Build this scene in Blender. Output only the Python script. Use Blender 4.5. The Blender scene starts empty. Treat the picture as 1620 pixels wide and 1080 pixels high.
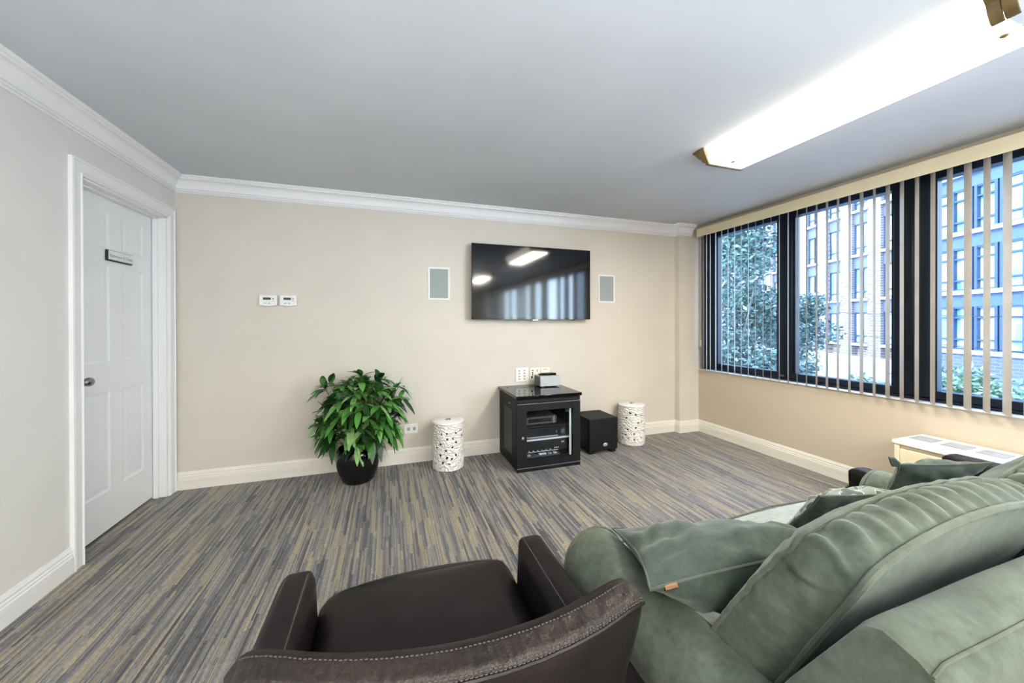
import bpy, bmesh, math, random
from math import sin, cos, pi, radians, sqrt
from mathutils import Vector, Matrix, noise
random.seed(7)
sc = bpy.context.scene
COL = sc.collection
V = Vector

# ------------------------------------------------------------------ helpers
class MB:
    def __init__(self):
        self.v = []; self.f = []
    def add(self, vs, fs):
        o = len(self.v)
        self.v += [tuple(p) for p in vs]
        self.f += [tuple(i + o for i in f) for f in fs]
        return self
    def box(self, x0, x1, y0, y1, z0, z1):
        x0, x1 = min(x0, x1), max(x0, x1); y0, y1 = min(y0, y1), max(y0, y1); z0, z1 = min(z0, z1), max(z0, z1)
        return self.add([(x0,y0,z0),(x1,y0,z0),(x1,y1,z0),(x0,y1,z0),(x0,y0,z1),(x1,y0,z1),(x1,y1,z1),(x0,y1,z1)],
                 [(0,3,2,1),(4,5,6,7),(0,1,5,4),(1,2,6,5),(2,3,7,6),(3,0,4,7)])
    def hexa(self, p):
        return self.add(p, [(0,3,2,1),(4,5,6,7),(0,1,5,4),(1,2,6,5),(2,3,7,6),(3,0,4,7)])
    def grid(self, fn, nu, nv, cu=False, cv=False):
        vs = []
        mu = nu if cu else nu + 1; mv = nv if cv else nv + 1
        for i in range(mu):
            for j in range(mv):
                vs.append(fn(i / nu, j / nv))
        fs = []
        for i in range(nu):
            for j in range(nv):
                a = (i % mu) * mv + j % mv; b = ((i + 1) % mu) * mv + j % mv
                c = ((i + 1) % mu) * mv + (j + 1) % mv; d = (i % mu) * mv + (j + 1) % mv
                fs.append((a, b, c, d))
        return self.add(vs, fs)
    def lathe(self, prof, c, n=48, cap0=True, cap1=True):
        cx, cy, cz = c
        vs = []; fs = []
        m = len(prof)
        for i in range(n):
            a = 2 * pi * i / n
            for r, z in prof:
                vs.append((cx + r * cos(a), cy + r * sin(a), cz + z))
        for i in range(n):
            k = (i + 1) % n
            for j in range(m - 1):
                fs.append((i*m+j, k*m+j, k*m+j+1, i*m+j+1))
        if cap0: fs.append(tuple(i*m for i in reversed(range(n))))
        if cap1: fs.append(tuple(i*m+m-1 for i in range(n)))
        return self.add(vs, fs)
    def tube(self, pts, r, n=8, closed=False, cap=True):
        P = [V(p) for p in pts]; N = len(P)
        vs = []; fs = []
        up = None
        for i in range(N):
            if closed: t = P[(i+1) % N] - P[i-1]
            else: t = P[min(i+1, N-1)] - P[max(i-1, 0)]
            if t.length < 1e-9: t = V((0,0,1))
            t.normalize()
            if up is None:
                up = V((0,0,1)) if abs(t.z) < .9 else V((1,0,0))
            s = t.cross(up)
            if s.length < 1e-6: s = t.cross(V((1,0,0)))
            s.normalize(); up = s.cross(t).normalized()
            rr = r[i] if isinstance(r, (list, tuple)) else r
            for k in range(n):
                a = 2*pi*k/n
                vs.append(P[i] + s*(rr*cos(a)) + up*(rr*sin(a)))
        M = N if closed else N - 1
        for i in range(M):
            for k in range(n):
                a = i*n+k; b = i*n+(k+1) % n; j = (i+1) % N
                fs.append((a, b, j*n+(k+1) % n, j*n+k))
        if not closed and cap:
            fs.append(tuple(reversed(range(n)))); fs.append(tuple((N-1)*n+k for k in range(n)))
        return self.add(vs, fs)
    def prism(self, poly, axis, a0, a1):
        """poly in the two other axes (x,y,z order), extruded on axis"""
        n = len(poly); vs = []
        for a in (a0, a1):
            for p, q in poly:
                vs.append({'x': (a, p, q), 'y': (p, a, q), 'z': (p, q, a)}[axis])
        fs = [tuple(reversed(range(n))), tuple(range(n, 2*n))]
        for i in range(n):
            k = (i+1) % n
            fs.append((i, k, n+k, n+i))
        return self.add(vs, fs)
    def sweep(self, path, prof, side=1, caps=True):
        """profile (d, z) swept along a plan polyline with mitred corners, d goes to the right of the path * side"""
        P = [V((p[0], p[1])) for p in path]; N = len(P); m = len(prof)
        offs = []
        for i in range(N):
            def nrm(a, b):
                t = (b - a).normalized(); return V((t.y, -t.x)) * side
            if i == 0: o = nrm(P[0], P[1])
            elif i == N-1: o = nrm(P[-2], P[-1])
            else:
                n1 = nrm(P[i-1], P[i]); n2 = nrm(P[i], P[i+1])
                o = (n1 + n2) / (1 + n1.dot(n2))
            offs.append(o)
        vs = []
        for i in range(N):
            for d, z in prof:
                q = P[i] + offs[i]*d
                vs.append((q.x, q.y, z))
        fs = []
        for i in range(N-1):
            for j in range(m-1):
                fs.append((i*m+j, i*m+j+1, (i+1)*m+j+1, (i+1)*m+j))
            fs.append((i*m+m-1, i*m, (i+1)*m, (i+1)*m+m-1))
        if caps:
            fs.append(tuple(range(m))); fs.append(tuple((N-1)*m+j for j in reversed(range(m))))
        return self.add(vs, fs)
    def mesh(self, name, off=(0,0,0), smooth=35):
        me = bpy.data.meshes.new(name)
        o = V(off)
        me.from_pydata([V(p) - o for p in self.v], [], self.f)
        bm = bmesh.new(); bm.from_mesh(me)
        bmesh.ops.recalc_face_normals(bm, faces=bm.faces[:])
        bm.to_mesh(me); bm.free()
        if smooth:
            for p in me.polygons: p.use_smooth = True
            me.set_sharp_from_angle(angle=radians(smooth))
        return me

OFF = {}
def tag(o, label=None, cat=None, group=None, kind=None):
    if label: o['label'] = label
    if cat: o['category'] = cat
    if group: o['group'] = group
    if kind: o['kind'] = kind
    return o
def thing(name, loc, label, cat, group=None, rz=0, local=False):
    o = bpy.data.objects.new(name, None); COL.objects.link(o)
    o.empty_display_size = .05
    o.location = loc; o.rotation_euler.z = rz
    OFF[o.name] = V((0,0,0)) if local else V(loc)
    return tag(o, label, cat, group)
def build(mb, name, mat, parent=None, bevel=0, seg=2, smooth=35, subsurf=0, loc=None, label=None):
    off = OFF[parent.name] if parent else V(loc or (0,0,0))
    ob = bpy.data.objects.new(name, mb.mesh(name, off, smooth)); COL.objects.link(ob)
    if parent:
        ob.parent = parent; OFF[ob.name] = off
    else:
        ob.location = off; OFF[ob.name] = off
    ms = mat if isinstance(mat, (list, tuple)) else [mat]
    for m in ms: ob.data.materials.append(m)
    if bevel:
        b = ob.modifiers.new('bevel', 'BEVEL'); b.width = bevel; b.segments = seg; b.limit_method = 'ANGLE'; b.angle_limit = radians(40)
    if subsurf:
        s = ob.modifiers.new('sub', 'SUBSURF'); s.levels = subsurf; s.render_levels = subsurf
    if label: ob['label'] = label
    return ob
def struct(mb, name, mat, **k):
    return tag(build(mb, name, mat, **k), kind='structure')
def copy_tree(o, parent=None):
    c = o.copy(); COL.objects.link(c)
    if parent: c.parent = parent
    for ch in list(o.children): copy_tree(ch, c)
    return c

# ------------------------------------------------------------------ materials
class NT:
    def __init__(s, name):
        s.m = bpy.data.materials.new(name); s.m.use_nodes = True
        s.t = s.m.node_tree; s.n = s.t.nodes
        s.b = s.n['Principled BSDF']; s.out = s.n['Material Output']
    def node(s, typ, **k):
        n = s.n.new(typ)
        for a, v in k.items():
            if a.startswith('i_'):
                key = a[2:].replace('_', ' ')
                n.inputs[int(key) if key.isdigit() else key].default_value = v
            else: setattr(n, a, v)
        return n
    def link(s, a, b): s.t.links.new(a, b)
    def coord(s, scale=(1,1,1), out='Object', rot=(0,0,0)):
        tc = s.node('ShaderNodeTexCoord'); mp = s.node('ShaderNodeMapping')
        mp.inputs['Scale'].default_value = scale; mp.inputs['Rotation'].default_value = rot
        s.link(tc.outputs[out], mp.inputs['Vector']); return mp.outputs['Vector']
    def ramp(s, fac, stops, interp='LINEAR'):
        r = s.node('ShaderNodeValToRGB'); r.color_ramp.interpolation = interp
        e = r.color_ramp.elements
        while len(e) < len(stops): e.new(.5)
        for el, (p, c) in zip(e, stops):
            el.position = p; el.color = (*c, 1)
        s.link(fac, r.inputs['Fac']); return r.outputs['Color']
    def noise(s, vec, scale, detail=3, rough=.5):
        n = s.node('ShaderNodeTexNoise'); n.inputs['Scale'].default_value = scale
        n.inputs['Detail'].default_value = detail; n.inputs['Roughness'].default_value = rough
        s.link(vec, n.inputs['Vector']); return n.outputs['Fac']
    def mix(s, fac, a, b, typ='MIX'):
        n = s.node('ShaderNodeMix', data_type='RGBA', blend_type=typ)
        for sock, val in ((n.inputs[0], fac), (n.inputs[6], a), (n.inputs[7], b)):
            if hasattr(val, 'is_linked'): s.link(val, sock)
            elif isinstance(val, (int, float)): sock.default_value = val
            else: sock.default_value = (*val, 1)
        return n.outputs[2]
    def bump(s, h, strength=.2, dist=.01):
        n = s.node('ShaderNodeBump'); n.inputs['Strength'].default_value = strength; n.inputs['Distance'].default_value = dist
        s.link(h, n.inputs['Height']); s.link(n.outputs['Normal'], s.b.inputs['Normal'])
    def set(s, **k):
        for a, v in k.items():
            i = s.b.inputs[a.replace('_', ' ')]
            if hasattr(v, 'is_linked'): s.link(v, i)
            else: i.default_value = (*v, 1) if isinstance(v, tuple) and len(v) == 3 else v
        return s.m
def simple(name, col, rough=.5, metal=0, var=.06, scale=6, bump=0, bscale=120, bd=.002, spec=.5, **k):
    t = NT(name); c = t.coord()
    n = t.noise(c, scale, 3)
    a = tuple(max(0, x*(1-var)) for x in col); b = tuple(min(1, x*(1+var)) for x in col)
    t.set(Base_Color=t.ramp(n, [(.3, a), (.7, b)]), Roughness=rough, Metallic=metal, Specular_IOR_Level=spec, **k)
    if bump: t.bump(t.noise(c, bscale, 2), bump, bd)
    return t.m
M = {}
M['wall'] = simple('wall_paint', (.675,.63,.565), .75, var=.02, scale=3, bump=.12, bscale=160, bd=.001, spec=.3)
M['wall_left'] = simple('wall_paint_cool_lit', (.72,.715,.695), .75, var=.02, scale=3, bump=.12, bscale=160, bd=.001, spec=.3)  # same paint as the back wall, with cool light put into the colour
M['wall_right'] = simple('wall_paint_backlit', (.575,.505,.40), .75, var=.02, scale=3, bump=.12, bscale=160, bd=.001, spec=.3)  # backlit shade and warm lamp tint put into the wall colour
M['ceiling'] = simple('ceiling_paint', (.60,.63,.675), .85, var=.03, scale=2, bump=.2, bscale=220, bd=.001, spec=.2)
M['white'] = simple('white_trim_paint', (.82,.82,.83), .38, var=.015, scale=4)
M['trimcream'] = simple('baseboard_paint', (.80,.77,.70), .45, var=.02, scale=4)
M['door'] = simple('door_paint', (.80,.82,.84), .4, var=.015, scale=3)
M['black'] = simple('black_metal', (.012,.013,.015), .32, var=.1, spec=.5)
M['blackmat'] = simple('black_matt', (.008,.0085,.010), .55, var=.15, bump=.15, bscale=300, bd=.0008)
M['frame'] = simple('window_frame_black', (.012,.018,.028), .35, var=.15)
M['gloss'] = simple('black_gloss', (.01,.01,.011), .06, var=.05, spec=.7)
M['potglaze'] = simple('black_glazed_ceramic', (.008,.008,.009), .08, var=.1, spec=.7)
M['chrome'] = simple('brushed_nickel', (.32,.32,.33), .28, metal=1, var=.05)
M['silver'] = simple('silver_metal', (.62,.64,.66), .35, metal=.8, var=.05)
M['plastic_white'] = simple('white_plastic', (.82,.82,.80), .4, var=.01)
M['plastic_cream'] = simple('cream_plastic', (.80,.78,.66), .4, var=.01)
M['grille'] = simple('speaker_grille_cloth', (.36,.40,.40), .8, var=.06, scale=200)
M['greyline'] = simple('grey_print', (.35,.38,.42), .6)
M['lcd'] = simple('lcd_glass', (.06,.075,.055), .25, var=.3, scale=300)
M['darkhole'] = simple('dark_recess', (.01,.01,.01), .8)
M['bronze'] = simple('bronze_end_cap', (.20,.145,.07), .35, metal=.35, var=.25, scale=20)
M['cream_metal'] = simple('cream_enamel', (.80,.72,.52), .45, var=.03, scale=5)
M['unit_top'] = simple('white_enamel_top', (.80,.79,.80), .4, var=.02)
M['vent'] = simple('grey_vent', (.30,.32,.34), .5, var=.1)
M['valance'] = simple('valance_vinyl', (.72,.64,.46), .5, var=.03, scale=3, bump=.1, bscale=90, bd=.001)
M['greybox'] = simple('silver_grey_plastic', (.50,.52,.54), .4, var=.04, scale=10)
M['darkgrey'] = simple('dark_grey_plastic', (.10,.10,.11), .4, var=.1)
M['stem'] = simple('plant_stem', (.16,.20,.06), .6, var=.2, scale=20)
M['soil'] = simple('potting_soil', (.03,.022,.016), .95, var=.5, scale=40, bump=.8, bscale=60, bd=.01)
M['ceramic'] = simple('white_ceramic', (.84,.82,.78), .28, var=.03)
M['woodleg'] = simple('dark_wood', (.05,.028,.018), .4, var=.3, scale=15)
M['zip'] = simple('brass_zip', (.45,.26,.16), .35, metal=.8)
M['stitch'] = simple('grey_thread', (.075,.066,.06), .7)
M['paper'] = simple('white_paper', (.75,.77,.80), .7)

def m_carpet():
    t = NT('striped_carpet')
    tc = t.node('ShaderNodeTexCoord'); sep = t.node('ShaderNodeSeparateXYZ'); t.link(tc.outputs['Object'], sep.inputs[0])
    def math_(op, a, b=None, c=None):
        n = t.node('ShaderNodeMath', operation=op)
        for i, v in enumerate((a, b, c)):
            if v is None: continue
            if hasattr(v, 'is_linked'): t.link(v, n.inputs[i])
            else: n.inputs[i].default_value = v
        return n.outputs[0]
    def streak(w, ln, seed):
        col = math_('FLOOR', math_('DIVIDE', sep.outputs['X'], w))
        wn = t.node('ShaderNodeTexWhiteNoise', noise_dimensions='2D')
        cb = t.node('ShaderNodeCombineXYZ'); t.link(col, cb.inputs[0]); cb.inputs[1].default_value = seed
        t.link(cb.outputs[0], wn.inputs['Vector'])
        yy = math_('FLOOR', math_('ADD', math_('DIVIDE', sep.outputs['Y'], ln), math_('MULTIPLY', wn.outputs['Value'], 7.3)))
        w2 = t.node('ShaderNodeTexWhiteNoise', noise_dimensions='3D')
        c2 = t.node('ShaderNodeCombineXYZ'); t.link(col, c2.inputs[0]); t.link(yy, c2.inputs[1]); c2.inputs[2].default_value = seed
        t.link(c2.outputs[0], w2.inputs['Vector']); return w2.outputs['Value']
    a = streak(.0125, .30, 1.3); b = streak(.0065, .40, 5.1); c = streak(.25, 1.0, 9.7)
    f = math_('ADD', math_('ADD', math_('MULTIPLY', a, .46), math_('MULTIPLY', b, .42)), math_('MULTIPLY', c, .12))
    col = t.ramp(f, [(.14, (.095,.086,.086)), (.36, (.18,.172,.168)), (.52, (.25,.242,.232)), (.66, (.32,.298,.255)), (.86, (.39,.362,.305))])
    hue = t.ramp(a, [(.2, (.92,.96,1.06)), (.55, (1,1,1)), (.9, (1.04,.98,.84))])
    fine = t.noise(t.coord((260, 60, 1)), 1, 2)
    col = t.mix(.8, col, t.ramp(fine, [(.3, (.62,.62,.62)), (.7, (1.15,1.15,1.15))]), 'MULTIPLY')
    col = t.mix(1, col, hue, 'MULTIPLY')
    t.set(Base_Color=col, Roughness=.7, Specular_IOR_Level=.4, Sheen_Weight=.35, Sheen_Roughness=.35)
    t.bump(t.noise(t.coord((300, 70, 1)), 1, 2), .5, .004)
    return t.m
M['carpet'] = m_carpet()

def m_suede(name, base, light):
    t = NT(name); c = t.coord()
    n1 = t.noise(c, 11, 5, .7); n2 = t.noise(c, 60, 3)
    col = t.ramp(n1, [(.3, base), (.7, light)])
    n3 = t.noise(c, 4, 2)
    col = t.mix(.5, col, t.ramp(n2, [(.3, (.7,.7,.7)), (.7, (1.12,1.12,1.12))]), 'MULTIPLY')
    col = t.mix(.8, col, t.ramp(n3, [(.35, (.92,.98,1.0)), (.65, (1.05,1.03,.94))]), 'MULTIPLY')
    t.set(Base_Color=col, Roughness=.8, Specular_IOR_Level=.25, Sheen_Weight=.3, Sheen_Roughness=.45, Sheen_Tint=(.82,.88,.84))
    t.bump(t.noise(c, 140, 3), .25, .002)
    return t.m
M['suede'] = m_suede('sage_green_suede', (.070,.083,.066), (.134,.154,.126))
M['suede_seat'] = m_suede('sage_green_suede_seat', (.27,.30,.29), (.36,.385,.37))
M['suede_pillow'] = m_suede('green_suede_pillow', (.050,.068,.058), (.098,.122,.105))
M['piping'] = m_suede('green_piping', (.085,.095,.075), (.135,.15,.12))

def m_scroll():
    t = NT('scroll_pattern_fabric'); c = t.coord()
    w = t.node('ShaderNodeTexWave', wave_type='RINGS', i_Scale=9.0, i_Distortion=9.0, i_Detail=1.0); w.inputs['Detail Scale'].default_value = 2.2
    t.link(c, w.inputs['Vector'])
    col = t.ramp(w.outputs['Fac'], [(.30, (.04,.055,.05)), (.42, (.045,.06,.052)), (.48, (.42,.44,.33)), (.62, (.50,.50,.38)), (.70, (.15,.19,.16))])
    t.set(Base_Color=col, Roughness=.7, Sheen_Weight=.3)
    return t.m
M['scroll'] = m_scroll()

def m_leather(name, base, rough, crinkle):
    t = NT(name); c = t.coord()
    n = t.noise(c, 14, 3)
    col = t.ramp(n, [(.3, tuple(x*.8 for x in base)), (.7, tuple(x*1.25 for x in base))])
    v = t.node('ShaderNodeTexVoronoi', feature='F1', i_Scale=320.0); t.link(c, v.inputs['Vector'])
    h = v.outputs['Distance']
    if crinkle:
        n2 = t.noise(t.coord((150, 26, 26)), 1, 4, .7)
        mm = t.node('ShaderNodeMath', operation='MULTIPLY_ADD'); t.link(n2, mm.inputs[0]); mm.inputs[1].default_value = 3.0; t.link(h, mm.inputs[2]); h = mm.outputs[0]
    t.set(Base_Color=col, Roughness=rough, Specular_IOR_Level=.32)
    t.bump(h, .2 if not crinkle else .4, .001 if not crinkle else .002)
    return t.m
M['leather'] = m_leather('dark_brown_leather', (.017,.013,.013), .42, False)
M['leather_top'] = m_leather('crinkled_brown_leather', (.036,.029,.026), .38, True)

def m_leaf(name, stops, rough=.4):
    t = NT(name); g = t.node('ShaderNodeNewGeometry')
    t.set(Base_Color=t.ramp(g.outputs['Random Per Island'], stops), Roughness=rough, Specular_IOR_Level=.5)
    return t.m
M['leaf'] = m_leaf('glossy_leaf', [(0,(.014,.045,.018)),(.35,(.035,.125,.03)),(.68,(.10,.29,.06)),(1,(.30,.50,.20))], .35)
M['treeleaf'] = m_leaf('tree_leaf', [(0,(.05,.085,.075)),(.6,(.09,.14,.115)),(.92,(.14,.20,.16)),(1,(.28,.33,.29))], .6)
M['shrubleaf'] = m_leaf('shrub_leaf', [(0,(.06,.11,.06)),(.5,(.14,.22,.13)),(1,(.34,.42,.30))], .6)

def m_stool():
    t = NT('carved_white_ceramic'); c = t.coord()
    w = t.node('ShaderNodeTexWave', wave_type='RINGS', i_Scale=11.0, i_Distortion=14.0, i_Detail=1.5); w.inputs['Detail Scale'].default_value = 1.6
    t.link(c, w.inputs['Vector'])
    col = t.ramp(w.outputs['Fac'], [(.1, (.78,.755,.71)), (.4, (.85,.83,.79))])
    t.set(Base_Color=col, Roughness=.35); t.bump(w.outputs['Fac'], .7, .008)
    return t.m
M['carved'] = m_stool()

def m_glass(name, tint, refl=.08, rough=0.02):
    t = NT(name)
    tr = t.node('ShaderNodeBsdfTransparent'); tr.inputs['Color'].default_value = (*tint, 1)
    gl = t.node('ShaderNodeBsdfGlossy'); gl.inputs['Roughness'].default_value = rough
    n = t.noise(t.coord(), 1.5, 2)
    lw = t.node('ShaderNodeLayerWeight', i_Blend=.5)
    pw = t.node('ShaderNodeMath', operation='POWER'); t.link(lw.outputs['Facing'], pw.inputs[0]); pw.inputs[1].default_value = 4.0
    sc_ = t.node('ShaderNodeMath', operation='MULTIPLY_ADD'); t.link(pw.outputs[0], sc_.inputs[0]); sc_.inputs[1].default_value = .6; sc_.inputs[2].default_value = .025
    mm = t.node('ShaderNodeMath', operation='MULTIPLY_ADD'); t.link(n, mm.inputs[0]); mm.inputs[1].default_value = .01; t.link(sc_.outputs[0], mm.inputs[2])
    mx = t.node('ShaderNodeMixShader'); t.link(mm.outputs[0], mx.inputs[0]); t.link(tr.outputs[0], mx.inputs[1]); t.link(gl.outputs[0], mx.inputs[2])
    t.link(mx.outputs[0], t.out.inputs['Surface']); return t.m
M['glass'] = m_glass('window_glass', (.90,.96,.99))
M['cabglass'] = m_glass('smoked_glass', (.93,.95,.97))

def m_emit(name, col, strength):
    t = NT(name)
    n = t.noise(t.coord((1, .3, 1)), 3, 1)
    c = t.ramp(n, [(.3, tuple(x*.97 for x in col)), (.7, col)])
    t.set(Base_Color=(.8,.8,.78), Roughness=.4, Emission_Color=c, Emission_Strength=strength); return t.m
M['lamp_on'] = m_emit('lit_diffuser', (1,.95,.85), 3.2)
M['lamp_off'] = simple('unlit_diffuser', (.62,.66,.68), .35, var=.02)
def m_slat():
    t = NT('blind_vinyl'); c = t.coord()
    n = t.noise(c, 5, 2)
    col = t.ramp(n, [(.3, (.60,.54,.45)), (.7, (.68,.62,.52))])
    t.set(Base_Color=col, Roughness=.5)
    tl = t.node('ShaderNodeBsdfTranslucent'); t.link(col, tl.inputs['Color'])
    mx = t.node('ShaderNodeMixShader'); mx.inputs[0].default_value = .3
    t.link(t.b.outputs[0], mx.inputs[1]); t.link(tl.outputs[0], mx.inputs[2]); t.link(mx.outputs[0], t.out.inputs['Surface'])
    return t.m
M['slat'] = m_slat()
def m_screen():
    t = NT('tv_screen_glass'); n = t.noise(t.coord(), 3, 2)
    t.set(Base_Color=t.ramp(n, [(.3, (.004,.005,.008)), (.7, (.006,.007,.011))]), Roughness=.075, Specular_IOR_Level=.5, IOR=1.62); return t.m
M['screen'] = m_screen()
def m_brick(name, c1, c2, mortar, scale=1):
    t = NT(name); v = t.coord((1,1,1), 'Object', (radians(90), 0, 0))
    b = t.node('ShaderNodeTexBrick'); t.link(v, b.inputs['Vector'])
    b.inputs['Color1'].default_value = (*c1,1); b.inputs['Color2'].default_value = (*c2,1); b.inputs['Mortar'].default_value = (*mortar,1)
    b.inputs['Scale'].default_value = scale; b.inputs['Mortar Size'].default_value = .02; b.inputs['Brick Width'].default_value = .42; b.inputs['Row Height'].default_value = .15
    t.set(Base_Color=b.outputs['Color'], Roughness=.85); return t.m
M['brickA'] = m_brick('pale_brick', (.25,.19,.17), (.185,.14,.13), (.38,.34,.32))
M['brickB'] = m_brick('brick_in_shade', (.13,.14,.22), (.105,.115,.19), (.18,.19,.26))  # bluish cast of the shaded facade put into the brick colour
M['stone'] = simple('pale_stone', (.36,.36,.36), .7)
M['spandrel'] = simple('spandrel_panel', (.13,.14,.19), .5)
M['shadepanel'] = simple('panel_in_shade', (.075,.115,.20), .5)  # blue of the shade painted into the panels too
M['outframe'] = simple('outside_window_frame', (.045,.075,.13), .5)
def m_outglass(name, a, b):
    t = NT(name); n = t.noise(t.coord((.8,.8,.35)), 1.2, 2)
    t.set(Base_Color=t.ramp(n, [(.38, a), (.62, b)]), Roughness=.12, Specular_IOR_Level=.8); return t.m
M['paneA'] = m_outglass('reflecting_pane', (.20,.32,.38), (.72,.82,.84))
M['paneB'] = m_outglass('pale_blue_pane', (.14,.30,.42), (.62,.78,.88))
M['asphalt'] = simple('street_asphalt', (.30,.33,.40), .9, var=.15, scale=1)
M['bark'] = simple('tree_bark', (.10,.09,.08), .9, var=.3, scale=8)
M['cable'] = simple('black_cable', (.02,.02,.03), .6)

# ------------------------------------------------------------------ dimensions
W = 4.905; YF = -9.05; H = 2.345
SILL = .707; HEAD = 2.285
# ------------------------------------------------------------------ room shell
struct(MB().box(-.3, W+.3, YF-.2, .2, -.12, 0), 'floor', M['carpet'])
struct(MB().box(-.3, W+.3, YF-.2, .2, H, H+.2), 'ceiling', M['ceiling'])
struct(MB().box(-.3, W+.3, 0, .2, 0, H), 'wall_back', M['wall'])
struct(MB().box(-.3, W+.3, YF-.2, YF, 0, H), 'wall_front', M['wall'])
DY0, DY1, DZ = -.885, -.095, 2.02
struct(MB().box(-.2, 0, YF, DY0, 0, H).box(-.2, 0, DY1, 0, 0, H).box(-.2, 0, DY0, DY1, DZ, H).box(-.30, -.2005, YF, 0, 0, H), 'wall_left', M['wall_left'])  # last box is an unseen slab added to stop light leaking under the door
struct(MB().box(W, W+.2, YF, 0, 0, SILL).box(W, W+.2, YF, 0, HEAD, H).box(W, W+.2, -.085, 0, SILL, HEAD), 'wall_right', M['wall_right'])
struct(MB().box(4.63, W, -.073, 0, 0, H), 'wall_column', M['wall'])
cr = [(0, H-.116), (.010, H-.116), (.013, H-.108), (.010, H-.1065), (.020, H-.104), (.022, H-.0945), (.0165, H-.0925)]
for k in range(9):
    a = k/8*pi/2
    cr.append((.024 + .044*(1-cos(a)), H-.090 + .060*sin(a)))
cr += [(.074, H-.0295), (.071, H-.0275), (.073, H-.018), (.082, H-.0165), (.079, H-.0145), (.086, H-.008), (.087, H-.0005), (0, H-.0005)]
struct(MB().sweep([(.0005, YF+.001), (.0005, -.0005), (4.6295, -.0005), (4.6295, -.0735), (4.80, -.0735)], cr), 'trim_1', M['white'], smooth=14)
bb = [(0, .001), (.016, .001), (.016, .045), (.012, .0465), (.016, .048), (.016, .062), (.012, .0635), (.016, .065), (.016, .084), (.012, .089), (.013, .098), (.009, .104), (.010, .114), (.006, .124), (.004, .132), (0, .133)]
struct(MB().sweep([(.0005, YF+.001), (.0005, -.966)], bb), 'baseboard_left', M['white'], smooth=20)
struct(MB().sweep([(.0005, -.0005), (4.6295, -.0005), (4.6295, -.0735), (W-.0005, -.0735)], bb), 'baseboard_back', M['trimcream'], smooth=20)
struct(MB().sweep([(W-.0005, -.0735), (W-.0005, YF+.001)], bb), 'baseboard_right', M['trimcream'], smooth=20)
# window sill strip
struct(MB().box(W-.012, W+.16, YF, -.0735, SILL-.001, SILL+.008), 'trim_2', M['white'], bevel=.003)
# ------------------------------------------------------------------ door
dr = bpy.data.objects.new('door_1', None); COL.objects.link(dr); OFF[dr.name] = V((0,0,0)); tag(dr, kind='structure')
c = MB()
cp = [(0,0),(0,.018),(.010,.020),(.016,.014),(.060,.012),(.068,.017),(.078,.010),(.078,0)]
c.sweep([(-.963, .001), (-.963, 2.098), (-.017, 2.098), (-.017, .001)], cp)
c.v = [(z + .0005, x, y) for x, y, z in c.v]
build(c, 'casing', M['white'], dr, smooth=20)
j = MB().box(-.19, 0, DY0, DY0+.012, .001, DZ).box(-.19, 0, DY1-.012, DY1, .001, DZ).box(-.19, 0, DY0, DY1, DZ-.012, DZ)
j.box(-.075, -.045, DY0+.012, DY0+.024, .001, DZ-.012).box(-.075, -.045, DY1-.024, DY1-.012, .001, DZ-.012).box(-.075, -.045, DY0, DY1, DZ-.024, DZ-.012)
build(j, 'jamb', M['white'], dr, bevel=.0015)
# six-panel leaf: front surface at X=-.085
lf = MB(); LX = -.078; y0, y1, z0, z1 = DY0+.014, DY1-.014, .018, DZ-.014
cols = [(-.745, -.535), (-.425, -.215)]; rows = [(.25, .845), (1.02, 1.60), (1.70, 1.915)]
ys = [y0] + [q for a in cols for q in a] + [y1]; zs = [z0] + [q for a in rows for q in a] + [z1]
for i in range(5):
    for k in range(7):
        a, b, cc, d = ys[i], ys[i+1], zs[k], zs[k+1]
        if i in (1,3) and k in (1,3,5):
            R = [(0,0),(.004,-.002),(.014,-.005),(.022,-.005),(.045,-.002)]
            for (d0, x0), (d1, x1) in zip(R, R[1:]):
                q0 = [(LX+x0,a+d0,cc+d0),(LX+x0,b-d0,cc+d0),(LX+x0,b-d0,d-d0),(LX+x0,a+d0,d-d0)]
                q1 = [(LX+x1,a+d1,cc+d1),(LX+x1,b-d1,cc+d1),(LX+x1,b-d1,d-d1),(LX+x1,a+d1,d-d1)]
                lf.add(q0+q1, [(0,1,5,4),(1,2,6,5),(2,3,7,6),(3,0,4,7)])
            lf.add(q1, [(0,1,2,3)])
        else:
            lf.add([(LX,a,cc),(LX,b,cc),(LX,b,d),(LX,a,d)], [(0,1,2,3)])
lf.add([(LX,y0,z0),(LX,y1,z0),(LX,y1,z1),(LX,y0,z1),(LX-.035,y0,z0),(LX-.035,y1,z0),(LX-.035,y1,z1),(LX-.035,y0,z1)],
       [(0,1,5,4),(1,2,6,5),(2,3,7,6),(3,0,4,7),(4,5,6,7)])
bm_leaf = build(lf, 'leaf', M['door'], dr, smooth=15)
kn = MB(); KY, KZ = -.795, .935
prof = [(.033,0),(.033,.004),(.028,.008),(.012,.012),(.011,.030),(.018,.036),(.027,.046),(.029,.056),(.024,.066),(.012,.071),(.001,.072)]
kn.grid(lambda u, v: (LX + .001 + prof[round(v*10)][1], KY + prof[round(v*10)][0]*cos(2*pi*u)*1.05, KZ + prof[round(v*10)][0]*sin(2*pi*u)*.85), 32, 10, cu=True)
build(kn, 'door_knob', M['chrome'], dr)
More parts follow.
